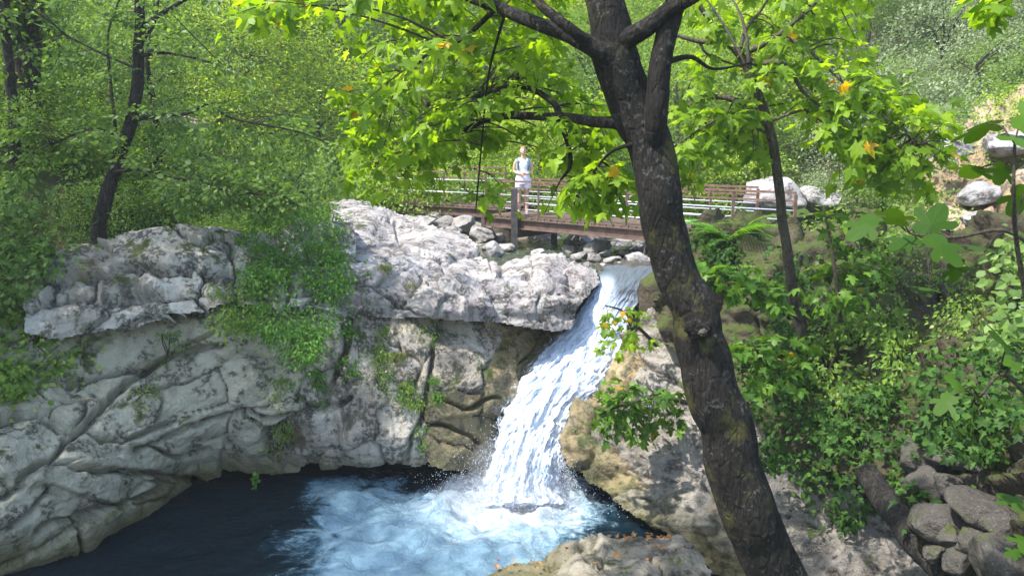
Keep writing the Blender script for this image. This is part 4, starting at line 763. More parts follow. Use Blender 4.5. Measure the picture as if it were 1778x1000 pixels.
# branch tip entering above the right bank
ob = empty('overhanging_branch', P(1790, -40, 5.5), 'few lobed leaves of an overhanging branch against the far grey cliff', 'branch')
b = tree_branch(ob, 'stem', [(1850, -60, 5.5, 8), (1780, -20, 5.5, 6), (1735, 5, 5.5, 3), (1700, 15, 5.5, 2)], M['twig'], 6)
leafy(ob, b, region(np.random.default_rng(3), [(1690, -10), (1770, -10), (1760, 40), (1700, 40)], 5, 5.3, 5.7), 3, .17, PALM, M['plane'], M['twig'], 60, 8)
# ------------------------------------------------------------------ trees and shrubs of the slopes
def crown_mesh(seed, rad, cz, nspray, per, size, T, flatness=.35, sr=.55, hollow=.45):
    rs = np.random.default_rng(seed); u = unit(rs.normal(size=(nspray, 3))); rr = hollow + (1 - hollow) * rs.random(nspray) ** .6
    lob = 1 + .28 * vn(u * 1.7 + seed, seed) + .15 * vn(u * 4 + seed, seed + 1)
    c = u * (rr * lob)[:, None] * np.array(rad) + np.array([0, 0, cz])
    k = nspray * per; ci = np.repeat(np.arange(nspray), per); out = unit(u * np.array([1, 1, .35]) + np.array([0, 0, .1]))[ci]
    off = rs.normal(0, 1, (k, 3)) * np.array([sr, sr, sr * flatness]) * rs.uniform(.5, 1.2, nspray)[ci][:, None]
    off[:, 2] -= .25 * (off[:, 0] ** 2 + off[:, 1] ** 2) / sr
    p = c[ci] + off; d = unit(out + rvec(rs, k, .6) + np.array([0, 0, -.45])); nr = unit(np.array([0, 0, 1.0]) + rvec(rs, k, .45) + .3 * out)
    return leafcloud('crown', p, d, nr, size * rs.uniform(.6, 1.3, k), T)
def trunk_mesh(seed, h, r, forks=5, spread=1.2):
    rs = np.random.default_rng(seed); parts = []
    path = np.array([[0, 0, -.6], [rs.normal(0, .08), rs.normal(0, .08), h * .35], [rs.normal(0, .2), rs.normal(0, .2), h * .7], [rs.normal(0, .3), rs.normal(0, .3), h]])
    c = catmull(path, 6); parts.append(tube(c, np.linspace(r, r * .3, len(c)), 9, .08, seed))
    for k in range(forks):
        f = rs.uniform(.35, .85); b = c[int(f * (len(c) - 1))]; a = rs.uniform(0, 6.28); L = spread * rs.uniform(.7, 1.3)
        e = b + np.array([math.cos(a) * L, math.sin(a) * L, L * rs.uniform(.3, .9)]); m_ = (b + e) / 2 + np.array([0, 0, .12 * L])
        cc = catmull([b, m_, e], 5); parts.append(tube(cc, np.linspace(r * .4, r * .1, len(cc)), 6))
    return mesh('trunk', *merge(parts))
def proto(kind, seed, mat, h, rad, cz, nspray, per, size, T=SIMP, r=.12, **kw):
    return dict(crown=crown_mesh(seed, rad, cz, nspray, per, size, T, **kw), trunk=trunk_mesh(seed + 50, h, r, 6, rad[0] * .6), mat=mat, bark=M['bark3' if seed % 2 else 'bark2'])
def plant(pr, name, loc, rz, sc, label, cat, group):
    r = empty(name, loc, label, cat, group); r.rotation_euler = (0, 0, rz); r.scale = sc
    a = obj('trunk' if cat == 'tree' else 'stem', pr['trunk'], pr['bark'], r, True); obj('crown' if cat == 'tree' else 'foliage', pr['crown'], pr['mat'], r, True); return r
PR = {}
for k in range(2):
    PR['sun', k] = proto('t', 300 + k, M['sunleaf'], 4.6, (2.2, 2.2, 2.5), 4.0, 150, 62, .13)
    PR['mid', k] = proto('t', 310 + k, M['midleaf'], 5.2, (2.3, 2.3, 2.8), 4.3, 150, 62, .125)
    PR['blue', k] = proto('t', 320 + k, M['blueleaf'], 5.2, (2.2, 2.2, 2.7), 4.3, 150, 62, .115)
    PR['grey', k] = proto('s', 330 + k, M['greyleaf'], 1.4, (1.5, 1.5, 1.1), .9, 70, 80, .085, r=.05, sr=.35)
    PR['sunbush', k] = proto('s', 340 + k, M['sunleaf'], 1.3, (1.4, 1.4, 1.1), .8, 70, 62, .10, r=.05, sr=.38)
    PR['midbush', k] = proto('s', 350 + k, M['midleaf'], 1.3, (1.4, 1.4, 1.1), .8, 70, 62, .10, r=.05, sr=.38)
    PR['bluebush', k] = proto('s', 360 + k, M['blueleaf'], 1.3, (1.3, 1.3, 1.1), .8, 70, 62, .09, r=.05, sr=.38)
KIND = {'sun': ('yellow-green sunlit', 'tree'), 'mid': ('mid-green leafy', 'tree'), 'blue': ('cool blue-green', 'tree'), 'grey': ('grey-green dry', 'shrub'), 'sunbush': ('yellow-green sunlit', 'bush'), 'midbush': ('mid-green leafy', 'bush'), 'bluebush': ('cool dark green', 'bush')}
def where(x, d):
    if x < 590: a = 'above the ledge of stacked slabs'
    elif x < 1320: a = 'beyond the bridge'
    else: a = 'above the tan outcrop'
    h = 'just' if d < 24 else ('low on the slope' if d < 32 else ('halfway up the slope' if d < 43 else 'high on the slope'))
    return h + ' ' + a
rs = np.random.default_rng(77)
def place(kind, x, d, s, zoff=0):
    p = np.array([(x - 889) / FPX * d, d]); z = float(terrain_h(p[0], p[1])); pr = PR[kind, int(rs.integers(2))]; tree = kind in ('sun', 'mid', 'blue')
    nm = {'sun': 'sunlit_tree', 'mid': 'green_tree', 'blue': 'shade_tree', 'grey': 'grey_shrub'}.get(kind, 'leafy_bush')
    plant(pr, nm, (p[0], p[1], z - .05 + zoff), rs.uniform(0, 6.28), (s * rs.uniform(.9, 1.1), s * rs.uniform(.9, 1.1), s * rs.uniform(.85, 1.15)), KIND[kind][0] + ' ' + KIND[kind][1] + ' ' + where(x, d), 'tree' if tree else 'shrub', KIND[kind][0] + ' ' + KIND[kind][1] + ' group ' + where(x, d))
for d, xs_, kinds, s in ((28.5, range(560, 1300, 120), ('sun', 'sun', 'mid'), 1.0), (34, range(480, 1360, 115), ('sun', 'sun', 'mid'), 1.15), (41, range(430, 1400, 105), ('sun', 'mid', 'sun'), 1.35), (50, range(350, 1450, 100), ('sun', 'mid'), 1.7), (62, range(200, 1700, 110), ('mid', 'sun'), 2.2)):
    for x in xs_: place(kinds[int(rs.integers(len(kinds)))], x + rs.uniform(-40, 40), d + rs.uniform(-2.5, 2.5), s * rs.uniform(.8, 1.2))
for d, xs_, kinds, s in ((21, range(-120, 300, 190), ('blue', 'mid'), .75), (28, range(-80, 540, 160), ('mid', 'sun', 'sun'), .95), (35, range(-60, 480, 120), ('sun', 'sun'), 1.2), (45, range(-60, 460, 105), ('sun', 'sun'), 1.6)):
    for x in xs_: place(kinds[int(rs.integers(len(kinds)))], x + rs.uniform(-40, 40), d + rs.uniform(-2, 2), s * rs.uniform(.8, 1.2))
for d, xs_, kinds, s in ((19, range(1490, 1800, 60), ('midbush', 'grey'), .75), (22.5, range(1470, 1950, 90), ('grey', 'midbush'), 1.0), (27, range(1330, 1900, 75), ('grey', 'grey', 'midbush'), 1.2), (33, range(1330, 1880, 65), ('grey', 'grey', 'mid'), 1.35), (41, range(1330, 1880, 65), ('grey', 'grey', 'sunbush', 'mid'), 1.7), (50, range(1330, 1880, 75), ('grey', 'mid'), 2.0)):
    for x in xs_: k = kinds[int(rs.integers(len(kinds)))]; place(k, x + rs.uniform(-30, 30), d + rs.uniform(-2, 2), s * rs.uniform(.8, 1.2) * (.6 if k == 'mid' else 1))
for d, xs_, kinds, s in ((25.5, range(600, 1330, 75), ('sunbush', 'midbush'), 1.0), (28, range(600, 1330, 80), ('midbush', 'sunbush'), 1.2), (31, range(520, 1330, 85), ('midbush', 'sunbush'), 1.3)):
    for x in xs_: place(kinds[int(rs.integers(len(kinds)))], x + rs.uniform(-30, 30), d + rs.uniform(-1, 1), s * rs.uniform(.8, 1.2))
for d, xs_, kinds, s in ((15.2, range(-60, 560, 105), ('bluebush', 'midbush'), .62), (17.5, range(-60, 560, 95), ('bluebush', 'midbush'), .85), (21, range(-40, 580, 100), ('midbush', 'bluebush'), 1.0), (25, range(-40, 600, 90), ('midbush', 'sunbush'), 1.1)):
    for x in xs_: place(kinds[int(rs.integers(len(kinds)))], x + rs.uniform(-30, 30), d + rs.uniform(-.8, .8), s * rs.uniform(.8, 1.2))
for x_, y_, s_ in ((-10.9, 9.6, 1.6), (-11.5, 6.6, 1.75)):  # out-of-view trees added so their crowns shade the cliff and pool
    plant(PR['mid', 0], 'green_tree', (x_, y_, float(terrain_h(x_, y_)) - .05), x_ * 3, (s_, s_, s_), 'unseen tall green tree added on the bank to shade the cliff', 'tree', 'unseen trees added to shade the cliff')
# undergrowth over the slopes
n = 90000; Y = rs.uniform(0, 1, n) ** .7 * 38 + 15.5; X = rs.uniform(-.8, .8, n) * Y; cxs = 2 + .05 * (Y - 15); dX = X - cxs
ok = ((dX < -4.2) | (dX > 3.2) | (Y > 29)) & (vn(np.stack([X * .6, Y * .6, 0 * X], -1), 91) > -.35); X, Y = X[ok], Y[ok]; n = len(X)
p = np.stack([X, Y, terrain_h(X, Y) + rs.gamma(1.5, .12, n)], -1); d = unit(rvec(rs, n, 1) * np.array([1, 1, .4]) + np.array([0, 0, .2]))
o = obj('undergrowth', leafcloud('undergrowth', p, d, unit(np.array([0, 0, 1.]) + rvec(rs, n, .5)), rs.uniform(.09, .22, n), SIMP), M['midleaf']); tag(o, 'low leafy ground cover on the slopes', 'undergrowth', kind='stuff')
# ------------------------------------------------------------------ slender trees on the ledge (left bank)
lt = empty('ledge_tree', P(168, 420, 13.4), 'slender dark crooked tree rooted on the ledge of stacked slabs', 'tree')
b0 = tree_branch(lt, 'trunk', [(166, 440, 13.3, 28), (172, 400, 13.4, 25), (182, 345, 13.5, 24), (205, 275, 13.6, 22), (226, 210, 13.7, 21), (238, 150, 13.8, 20), (242, 80, 13.8, 18), (244, 10, 13.8, 16), (246, -60, 13.8, 14), (250, -200, 13.8, 8)], M['bark3'], 14, .07)
bp = [tree_branch(lt, 'branch', b, M['bark3'], 7) for b in (
    [(228, 208, 13.7, 9), (255, 205, 13.5, 8), (290, 200, 13.3, 6), (330, 196, 13.1, 5), (362, 180, 12.9, 5), (395, 203, 12.7, 4), (450, 215, 12.5, 4), (520, 230, 12.3, 3), (570, 250, 12.2, 2)], [(240, 98, 13.8, 8), (285, 92, 13.5, 5), (340, 102, 13.3, 4), (396, 118, 13, 3)],
    [(243, 55, 13.8, 10), (265, 35, 13.7, 8), (300, 12, 13.6, 7), (340, -10, 13.5, 5), (420, -50, 13.2, 3)], [(246, 75, 13.8, 6), (268, 40, 14, 5), (276, -10, 14.1, 4)], [(195, 300, 13.5, 7), (245, 295, 13.0, 6), (310, 310, 12.7, 5), (380, 328, 12.4, 4), (470, 340, 12.2, 3)],
    [(205, 270, 13.6, 6), (192, 140, 14, 5), (188, 60, 14.2, 4), (215, -20, 14.3, 3)], [(215, 240, 13.6, 5), (160, 225, 13.4, 4), (90, 250, 13.2, 3)], [(240, 120, 13.8, 5), (180, 95, 13.8, 4), (110, 60, 13.9, 3)])]
rs2 = np.random.default_rng(41)
tg = [region(rs2, [(150, 190), (420, 150), (600, 230), (590, 300), (400, 290), (150, 270)], 52, 12, 14.2), region(rs2, [(240, 290), (480, 290), (600, 340), (540, 385), (300, 370)], 60, 11.8, 13.4), region(rs2, [(60, -20), (460, -20), (460, 130), (80, 160)], 32, 12.6, 15), region(rs2, [(-40, 160), (170, 150), (180, 300), (-40, 330)], 30, 12.4, 14.5), region(rs2, [(-300, -320), (600, -320), (600, -30), (-300, -30)], 40, 9, 15)]
leafy(lt, np.vstack([b[2:] for b in bp] + [b0[-40:]]), np.vstack(tg), 34, .10, ROUND, M['blueleaf'], M['twig'], 0, 9, droop=.25, spread=.2, twig=.004)
for nm, pts, lab in (('ivy_clad_tree', [(40, 420, 16.5, 50), (44, 300, 16.5, 46), (46, 200, 16.5, 42), (48, 80, 16.5, 40), (52, 0, 16.5, 40), (56, -160, 16.5, 30)], 'thick dark upright trunk wrapped in climbing ivy behind the ledge'), ('dark_sapling', [(30, 420, 15.5, 20), (26, 220, 15.5, 18), (16, 120, 15.5, 16), (10, 40, 15.5, 15), (12, -40, 15.5, 14), (20, -160, 15.5, 10)], 'thin dark bent trunk beside the thick ivy-wrapped trunk')):
    r = empty(nm, P(pts[0][0], pts[0][1], pts[0][2]), lab, 'tree'); b = tree_branch(r, 'trunk', pts, M['bark3'], 14, .1)
    if nm == 'ivy_clad_tree':
        n = 1500; i = rs2.integers(4, len(b) - 4, n); q = b[i] + rs2.normal(0, 1, (n, 3)) * np.array([.24, .24, .15]); dq = unit(rvec(rs2, n) + np.array([0, -.3, -.6]))
        o = obj('ivy', leafcloud('ivy', q, dq, unit(q - b[i] + rvec(rs2, n, .12)), rs2.uniform(.07, .14, n), ROUND), M['ivy'], r); o['kind'] = 'stuff'
    tg = region(rs2, [(-150, -260), (330, -260), (300, 30), (-100, 60)], 40, 14, 18) if nm == 'ivy_clad_tree' else region(rs2, [(-80, -200), (120, -200), (120, 140), (-60, 200)], 36, 14, 17)
    leafy(r, b[-16:], tg, 36, .10, ROUND, M['blueleaf'], M['twig'], 0, 12, droop=.25, spread=.22, twig=.004)
# ------------------------------------------------------------------ plants growing on the rock
def cover(name, label, cat, surf, poly, n, size, T, mat, out=(.02, .35), clump=14, cr=.25, group=None, seed=0, hang=.5, stems=6, part='foliage', nparts=0, extra=None):
    """leafy plant that covers a patch of rock or bank"""
    rs = np.random.default_rng(seed); xs = [p[0] for p in poly]; ys = [p[1] for p in poly]; C = []
    while len(C) < clump:
        x, y = rs.uniform(min(xs), max(xs)), rs.uniform(min(ys), max(ys))
        if inpoly(np.array(x), np.array(y), poly): C.append((x, y))
    C = np.array(C); base = surf(C[:, 0], C[:, 1]); o_ = rs.uniform(out[0], out[1], clump); tips = surf(C[:, 0], C[:, 1], o_)
    ci = rs.integers(0, clump, n); sc = cr * rs.uniform(.5, 1.3, clump)
    off = rs.normal(0, 1, (n, 3)) * np.array([1, .8, .6]) * sc[ci][:, None]; p = tips[ci] + off
    px_, py_ = PX(p); keep = inpoly(px_ + 14 * vn(p * 3, 5), py_ + 14 * vn(p * 3, 6), [(a, b) for a, b in poly]) | (rs.random(n) < .25); p = p[keep]; off = off[keep]; n = len(p)
    d = unit(off + rvec(rs, n, .12) + np.array([0, -.12, -hang * .35])); nr = unit(np.array([0, -.45, .8]) + rvec(rs, n, .4))
    low = base[base[:, 2].argmin()]; hi = base[base[:, 2].argmax()]
    r = empty(name, hi if hang > .7 else low, label, cat, group); parts = []
    for k in range(min(stems, clump)):
        a = base[rs.integers(clump)]; b = tips[rs.integers(clump)]; m_ = (a + b) / 2 + rs.normal(0, .05, 3); parts.append(tube(catmull([a, m_, b], 4), np.linspace(.012, .004, 9), 5))
    if parts: o = obj('stems', mesh('stems', *merge(parts)), M['twig'], r); o['kind'] = 'stuff'
    S = size * rs.uniform(.55, 1.25, n)
    o = obj(part, leafcloud(part, p, d, nr, S, T), mat, r); o['kind'] = 'stuff'
    return r
cover('cliff_shrub', 'large leafy shrub spilling over the cliff edge beside the bleached slab', 'shrub', S_ledge, [(420, 375), (560, 355), (612, 385), (615, 470), (600, 540), (560, 600), (520, 640), (470, 600), (440, 540), (410, 470)], 9500, .07, SIMP, M['fernleaf'], (.05, .5), 60, .2, seed=1, hang=.8)
cover('cliff_shrub', 'low shrub hanging from the joint below the ledge of stacked slabs', 'shrub', S_ledge, [(360, 500), (470, 490), (500, 560), (420, 590), (350, 570)], 1100, .07, SIMP, M['midleaf'], (.05, .3), 14, .14, seed=2)
cover('cliff_shrub', 'dark shrub at the outer end of the ledge of stacked slabs', 'shrub', S_low, [(-60, 520), (60, 560), (130, 590), (120, 640), (40, 700), (-60, 720)], 1500, .09, ROUND, M['midleaf'], (.1, .5), 18, .22, seed=3)
cover('cliff_shrub', 'tall leafy shrub beside the cliff under the ivy-wrapped trunk', 'shrub', S_low, [(-80, 330), (60, 340), (90, 430), (70, 520), (-80, 560)], 2400, .10, ROUND, M['blueleaf'], (.1, .8), 26, .28, seed=4)
for k, (poly, lab) in enumerate((([(585, 560), (620, 560), (640, 660), (620, 700), (590, 680)], 'dark creeper hanging down the joint beside the narrow white block'), ([(640, 570), (740, 545), (760, 570), (700, 590), (650, 600)], 'creeper trailing along the dark joint under the bleached slab'), ([(735, 570), (765, 590), (770, 680), (740, 790), (715, 790), (745, 660)], 'creeper strip running down the stained cliff face to the cave mouth'),
    ([(470, 620), (520, 640), (510, 760), (460, 800), (450, 770)], 'trailing creeper on the pale blocks above the cave mouth'), ([(540, 600), (562, 600), (556, 720), (540, 700)], 'thin creeper strand below the large cliff shrub'), ([(655, 600), (680, 600), (672, 700), (655, 690)], 'thin creeper strand beside the green grass tuft'), ([(270, 560), (320, 560), (320, 620), (280, 640)], 'small green tuft on the smooth block under the ledge'), ([(225, 660), (280, 660), (270, 710), (220, 710)], 'moss tuft in the slanting joint of the cliff'), ([(0, 640), (50, 640), (60, 690), (10, 700)], 'bright small plant in the cliff joint under the dark shrub'), ([(690, 680), (720, 640), (735, 700), (700, 740)], 'green tuft hanging on the stained cliff face'))):
    cover('creeper', lab, 'creeper', S_low, poly, 800 if k not in (6, 7, 8) else 260, .05 if k else .06, SIMP, M['midleaf' if k % 2 else 'fernleaf'], (.0, .12), 10, .10, seed=20 + k, hang=1)
hv = empty('hanging_vine', P(440, 822, 12.1), 'thin leafy vine dangling from the cliff lip over dark water', 'vine')
vp = P(np.array([446, 441, 437, 434, 430]), np.array([815, 838, 856, 872, 890]), 11.95); obj('stem', mesh('stem', *merge([tube(catmull(vp, 4), .006, 5)])), M['twig'], hv)
n = 42; q = catmull(vp, 12)[rs2.integers(0, 48, n)] + rvec(rs2, n, .03); obj('leaves', leafcloud('leaves', q, unit(rvec(rs2, n) + np.array([0, -.2, -.8])), unit(np.array([0, -1, .6]) + rvec(rs2, n, .4)), rs2.uniform(.06, .1, n), ROUND), M['fernleaf'], hv)['kind'] = 'stuff'
# ivy over the right bank
IVY = [([(1275, 600), (1400, 560), (1440, 640), (1400, 720), (1300, 720)], 'dark ivy mass beside the leaning trunk below the mossy rock', S_bank), ([(1290, 700), (1430, 700), (1450, 800), (1380, 850), (1320, 800)], 'ivy curtain over the speckled rock beside the leaning trunk', S_bank), ([(1390, 560), (1560, 500), (1600, 620), (1500, 720), (1400, 680)], 'dense ivy mound in the middle of the bank', S_bank), ([(1420, 700), (1560, 660), (1590, 780), (1500, 860), (1420, 820)], 'ivy spilling to the foot of the bank over the fallen trunk', S_bank),
       ([(1540, 480), (1700, 440), (1720, 580), (1600, 640)], 'ivy thicket under the tan outcrop', S_bank), ([(1560, 620), (1740, 580), (1760, 720), (1600, 780)], 'dark ivy hollow under the fig leaves', S_bank), ([(1390, 840), (1540, 830), (1560, 880), (1470, 925), (1420, 900)], 'loose ivy sprays dangling across the pale rock', S_right), ([(1690, 430), (1860, 400), (1880, 600), (1720, 620)], 'ivy at the outer edge of the bank behind the fig stem', S_bank), ([(1430, 440), (1560, 430), (1560, 520), (1440, 560)], 'leafy growth on the shoulder of the mossy rock', S_moss), ([(1700, 600), (1880, 600), (1880, 800), (1720, 780)], 'ivy hanging behind the fig leaves above the stones', S_bank)]
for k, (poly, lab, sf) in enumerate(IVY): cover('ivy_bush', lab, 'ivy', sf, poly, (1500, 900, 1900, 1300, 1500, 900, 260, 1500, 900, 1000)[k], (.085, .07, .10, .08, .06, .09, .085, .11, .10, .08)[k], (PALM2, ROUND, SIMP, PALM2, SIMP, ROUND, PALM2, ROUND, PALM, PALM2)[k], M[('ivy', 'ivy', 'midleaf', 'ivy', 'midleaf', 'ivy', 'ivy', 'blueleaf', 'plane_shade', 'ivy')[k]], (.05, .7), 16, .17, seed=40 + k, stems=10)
for k, (poly, lab, mt) in enumerate((([(1600, 250), (1680, 200), (1700, 260), (1620, 310)], 'grey-green tuft on top of the tan outcrop', 'greyleaf'), ([(1690, 170), (1800, 150), (1800, 200), (1700, 215)], 'yellow-green growth along the crest of the tan outcrop', 'sunleaf'), ([(1590, 330), (1680, 330), (1690, 420), (1600, 430)], 'leafy scrub at the foot of the tan outcrop', 'midleaf'), ([(1700, 250), (1790, 230), (1800, 290), (1710, 300)], 'scrub in the fold of the tan outcrop', 'midleaf'), ([(1480, 400), (1620, 400), (1640, 470), (1480, 480)], 'scrub on the shoulder of the bank beside the tan outcrop', 'midleaf'))):
    cover('scrub', lab, 'scrub', S_tan if k < 4 else S_moss, poly, 900, .09, SIMP, M[mt], (.0, .5), 14, .22, seed=90 + k)
for k, (poly, lab) in enumerate((([(1200, 400), (1290, 390), (1300, 520), (1220, 540)], 'leafy growth hanging over the mossy rock beside the trunk'), ([(1290, 440), (1400, 430), (1420, 560), (1300, 600)], 'leafy growth in the shade of the mossy rock'), ([(1540, 830), (1600, 830), (1620, 900), (1570, 890)], 'ivy trailing over the dark leaning log'), ([(1560, 740), (1720, 720), (1740, 800), (1580, 800)], 'ivy fringe above the stones of the bank'))):
    cover('ivy_bush', lab, 'ivy', S_moss if k < 2 else S_bank, poly, 520, .085, PALM2, M['ivy'], (.02, .3), 16, .16, seed=120 + k)
# saplings with lobed leaves
def sapling(name, label, pts, tpoly, nt, d0, d1, size, seed, mat='plane_shade', nparts=80, per=7):
    r = empty(name, P(*pts[0][:3]), label, 'sapling'); b = tree_branch(r, 'stem', pts, M['twig'], 7)
    leafy(r, b, region(np.random.default_rng(seed), tpoly, nt, d0, d1), per, size, PALM, M[mat], M['twig'], nparts, seed, twig=.004, spread=.12)
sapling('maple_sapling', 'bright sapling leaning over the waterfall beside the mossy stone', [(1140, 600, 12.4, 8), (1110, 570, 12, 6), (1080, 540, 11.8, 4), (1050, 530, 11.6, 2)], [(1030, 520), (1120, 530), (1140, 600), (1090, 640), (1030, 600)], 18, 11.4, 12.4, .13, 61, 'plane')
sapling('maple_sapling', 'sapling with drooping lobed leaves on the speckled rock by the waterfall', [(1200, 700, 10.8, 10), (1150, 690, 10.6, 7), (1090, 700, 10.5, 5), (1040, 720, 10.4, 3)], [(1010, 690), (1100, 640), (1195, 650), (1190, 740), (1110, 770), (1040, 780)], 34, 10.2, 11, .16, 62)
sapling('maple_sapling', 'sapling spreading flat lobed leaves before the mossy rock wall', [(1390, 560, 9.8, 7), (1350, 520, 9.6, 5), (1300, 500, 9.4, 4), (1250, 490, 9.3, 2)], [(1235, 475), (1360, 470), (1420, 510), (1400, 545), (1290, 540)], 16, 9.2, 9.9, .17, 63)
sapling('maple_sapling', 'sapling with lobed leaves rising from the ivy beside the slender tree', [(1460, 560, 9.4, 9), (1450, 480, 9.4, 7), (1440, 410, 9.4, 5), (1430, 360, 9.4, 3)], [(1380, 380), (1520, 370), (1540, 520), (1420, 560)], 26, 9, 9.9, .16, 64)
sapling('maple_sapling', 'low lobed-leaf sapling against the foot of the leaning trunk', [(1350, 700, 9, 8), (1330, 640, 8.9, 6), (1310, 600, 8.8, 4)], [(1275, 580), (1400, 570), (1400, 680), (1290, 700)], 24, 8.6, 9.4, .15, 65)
# ferns
def frond_mesh(L=1.0, n=22):
    V = []; F = []; 
    for k in range(n):
        f = (k + .5) / n; w = .24 * math.sin(math.pi * min(1, f * .88 + .12)) ** .8 * (1 - f * .35) + .01; y = f * L; z = .42 * f - .62 * f * f
        for s in (-1, 1):
            b = len(V); V += [(0, y - .018, z), (s * w * .55, y + .02, z - .015), (s * w, y + .05, z - .05), (s * w * .5, y + .055, z - .02), (0, y + .018, z + .002)]
            F += [(b, b + 1, b + 3, b + 4)] if s > 0 else [(b + 4, b + 3, b + 1, b)]
            F += [(b + 1, b + 2, b + 3, b + 3)][:0]; V += []; F.append((b + 1, b + 2, b + 3, b + 1)) if 0 else None
    T = [(5 * i + 1, 5 * i + 2, 5 * i + 3) for i in range(2 * n)]
    return mesh('frond', np.array(V), [np.array(F), np.array(T)], False)
FM = frond_mesh(); FM.materials.append(M['fernleaf'])
for k, (x, y, sc, nf, lab) in enumerate(((1260, 420, .85, 13, 'tall bright fern on the edge of the mossy rock'), (1235, 480, .7, 10, 'fern on the shaded face of the mossy rock beside the trunk'), (1290, 400, .5, 8, 'small fern on the moss cap of the rock'))):
    c = S_moss(x, y, .12); r = empty('fern', c, lab, 'fern')
    for j in range(nf):
        o = obj('frond', FM, None, r, True); a = rs2.uniform(0, 6.28); o.rotation_euler = (rs2.uniform(.1, .7), rs2.uniform(-.2, .2), a); o.scale = (sc * rs2.uniform(.7, 1.1),) * 3
# grass tufts
def tuft(x, y, surf, n, L, lab, seed, hang=0):
    rs = np.random.default_rng(seed); c = surf(x, y, .02); V = []; F = []
    for k in range(n):
        a = rs.uniform(0, 6.28); l = L * rs.uniform(.5, 1.1); b = rs.normal(0, .07, 3) * np.array([1, .6, .3]); dr = np.array([math.cos(a), math.sin(a) - .4, 0]) * l * rs.uniform(.25, .6); w = np.array([-math.sin(a), math.cos(a), 0]) * .007; o0 = len(V)
        for f in (0, .4, .75): V += [b + dr * f * f + np.array([0, 0, l * (f - (.55 + hang) * f * f)]) - w * (1 - f), b + dr * f * f + np.array([0, 0, l * (f - (.55 + hang) * f * f)]) + w * (1 - f)]
        V.append(b + dr + np.array([0, 0, l * (.45 - hang)])); F += [(o0, o0 + 1, o0 + 3, o0 + 2), (o0 + 2, o0 + 3, o0 + 5, o0 + 4)]; F.append((o0 + 4, o0 + 5, o0 + 6, o0 + 6))
    V = np.array(V); F = np.array(F); q = F[F[:, 2] != F[:, 3]]; tt = F[F[:, 2] == F[:, 3]][:, :3]
    o = obj('grass_tuft', mesh('grass_tuft', V + c, [q, tt], False), M['grassleaf']); tag(o, lab, 'grass', kind='thing')
tuft(665, 475, S_slab, 150, .6, 'dry grass tuft hanging on the front of the bleached slab', 1, .35); tuft(690, 625, S_low, 160, .5, 'green grass tuft on the stained cliff under the slab', 2, .5); tuft(715, 500, S_slab, 40, .3, 'small grass wisp on the bleached slab joint', 3, .2)
for k, x in enumerate((575, 590, 605, 560)): 
    pass
# big-leaved fig on the bank
FGM = mesh('leaf', FIG[0], FIG[1], False); FGM.materials.append(M['fig'])
FIGS = [((1700, 1010, 3.6), [(1790, 560, 4.0), (1765, 420, 3.9), (1760, 330, 3.8), (1762, 250, 3.8)], [(1700, 225, 105), (1770, 240, 90), (1690, 295, 95), (1770, 345, 80), (1740, 300, 60), (1790, 200, 80)], 'fig shoot with broad dark leaves before the tan outcrop'),
        ((1800, 600, 4.4), [(1800, 430, 4.6), (1740, 400, 4.6), (1660, 412, 4.6), (1590, 408, 4.6), (1560, 390, 4.7)], [(1500, 392, 85), (1555, 375, 80), (1620, 385, 90), (1640, 430, 95), (1700, 428, 85), (1570, 420, 70), (1660, 470, 60), (1610, 500, 60)], 'fig branch with pale flat leaves stretched over the ivy'),
        ((1850, 700, 3.6), [(1850, 720, 3.6), (1790, 690, 3.6), (1740, 650, 3.6), (1700, 690, 3.6)], [(1740, 590, 85), (1760, 625, 70), (1735, 655, 60), (1700, 690, 90), (1660, 665, 60), (1690, 730, 70), (1640, 700, 60), (1730, 700, 60), (1770, 590, 60)], 'fig twig with bright lobed leaves above the stones'),
        ((1850, 900, 3.4), [(1860, 930, 3.4), (1800, 880, 3.4), (1770, 860, 3.4)], [(1760, 868, 75), (1785, 945, 90), (1760, 960, 40)], 'low fig twig with round bright leaves beside the stones')]
for (bx, pts, lv, lab) in FIGS:
    r = empty('fig_shoot', P(*pts[0]), lab, 'fig'); w = catmull(P(*np.array(pts, float).T), 8); obj('stem', mesh('stem', *merge([tube(w, np.linspace(.014, .006, len(w)), 7)])), M['twig'], r); pet = []
    for (x, y, s) in lv:
        dep = pts[0][2] + rs2.uniform(-.25, .25); p = P(x, y, dep); b = w[np.linalg.norm(w - p, axis=1).argmin()]; size = .8 * s * dep / FPX
        dv = p - b; dv[2] *= .4; dv = unit(dv + rs2.normal(0, .12, 3)); s_, d_, n_ = frames(dv, np.array([rs2.normal(0, .3), -.35 + rs2.normal(0, .25), 1.0])); base = p - d_ * size * .45
        Mx = Matrix.Identity(4)
        for i_ in range(3):
            for c_, v in enumerate((s_, d_, n_)): Mx[i_][c_] = float(v[i_] * size)
            Mx[i_][3] = float(base[i_])
        o = bpy.data.objects.new('leaf', FGM); COL.objects.link(o); o.parent = r; o.matrix_parent_inverse = Matrix.Translation(-r.location); o.matrix_basis = Mx
        pet.append(tube(catmull([b, (b + base) / 2 + np.array([0, 0, .03]), base], 4), .004, 5))
    for q_ in pet: obj('leaf_stalk', mesh('leaf_stalk', *merge([q_])), M['twig'], r)
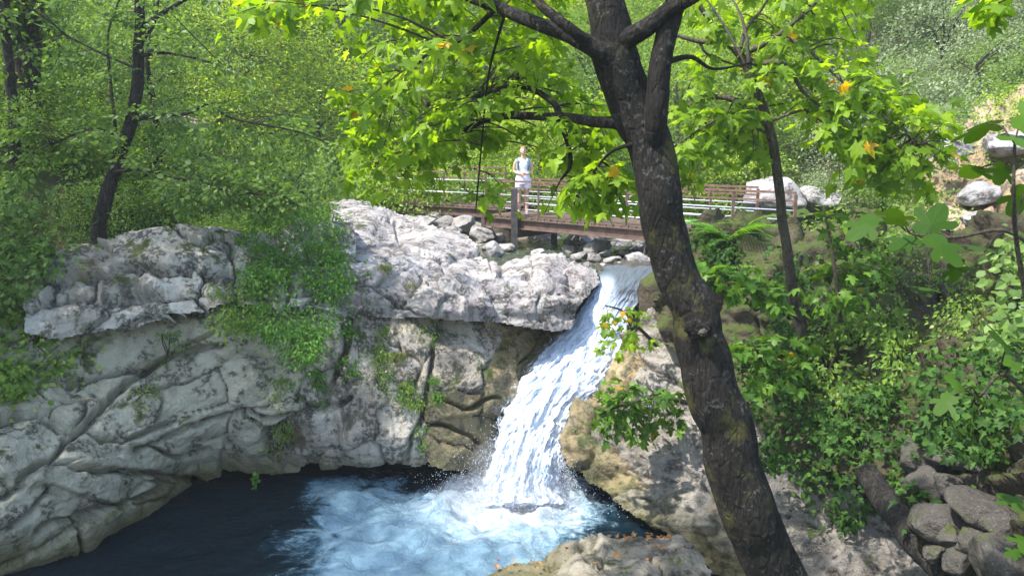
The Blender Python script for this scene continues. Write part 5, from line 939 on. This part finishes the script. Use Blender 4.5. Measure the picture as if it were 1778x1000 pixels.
# fallen trunk in the right corner, stump behind the bridge pier, twigs on the slab
fl_ = empty('leaning_log', P(1660, 1000, 6.3), 'dark bare trunk slanting down the bank between rock and stones', 'trunk')
tree_branch(fl_, 'trunk', [(1500, 820, 7.6, 40), (1540, 870, 7.2, 50), (1590, 930, 6.8, 58), (1640, 985, 6.5, 62), (1700, 1060, 6.2, 66)], M['bark3'], 16, .1)
sp = empty('tree_stump', P(872, 420, 21.5), 'grey stump standing among boulders behind the bridge pier', 'stump'); tree_branch(sp, 'stump', [(872, 425, 21.5, 40), (871, 400, 21.5, 34), (870, 384, 21.5, 32)], M['bark2'], 14, .12)
# fallen leaves on the bank rock
M['dry'] = leafmat('dry_leaf', [(.30, .12, .035), (.42, .18, .05), (.36, .22, .09)], .2, (1.1, 1, .8))
DL = [mesh('fallen_leaf', *tmpl([(0, 0), (.4, 0), (.25, .2), (.5, .45), (.2, .5), (0, 1)], (0, .3), -.5, -.4), False), mesh('fallen_leaf', *tmpl([(0, 0), (.3, .05), (.45, .4), (.2, .6), (0, 1)], (0, .4), -.3, .3), False)]
for m_ in DL: m_.materials.append(M['dry'])
for k in range(34):
    x, y = ((rs2.normal(1080, 12), rs2.normal(934, 2)), (rs2.normal(1150, 14), rs2.normal(931, 2)), (rs2.uniform(860, 960), rs2.uniform(972, 990)), (rs2.uniform(960, 1210), rs2.uniform(945, 990)))[k % 4]
    o = obj('fallen_leaf', DL[k % 2], None); o.location = S_fore(x, y, .13); o.rotation_euler = (rs2.normal(0, .3), rs2.normal(0, .3), rs2.uniform(0, 6.28)); o.scale = (rs2.uniform(.05, .09),) * 3
    tag(o, 'dry orange-brown leaf fallen on the flat bank rock', 'fallen leaf', 'fallen leaves on the bank rock')

# ------------------------------------------------------------------ haze in the valley air
t = NT('valley_haze'); hz = t.n.new('ShaderNodeVolumePrincipled'); hz.inputs['Color'].default_value = (.86, .93, .9, 1); hz.inputs['Density'].default_value = .0013; hz.inputs['Anisotropy'].default_value = .2
t.l.new(hz.outputs[0], t.out.inputs['Volume']); M['haze'] = t.m
V, F, T = boxm(np.array([0, 50, 21.5]), 322, 224, 48); o = obj('haze', mesh('haze', V, F, False), M['haze']); tag(o, 'thin pale haze in the valley air', kind='stuff')
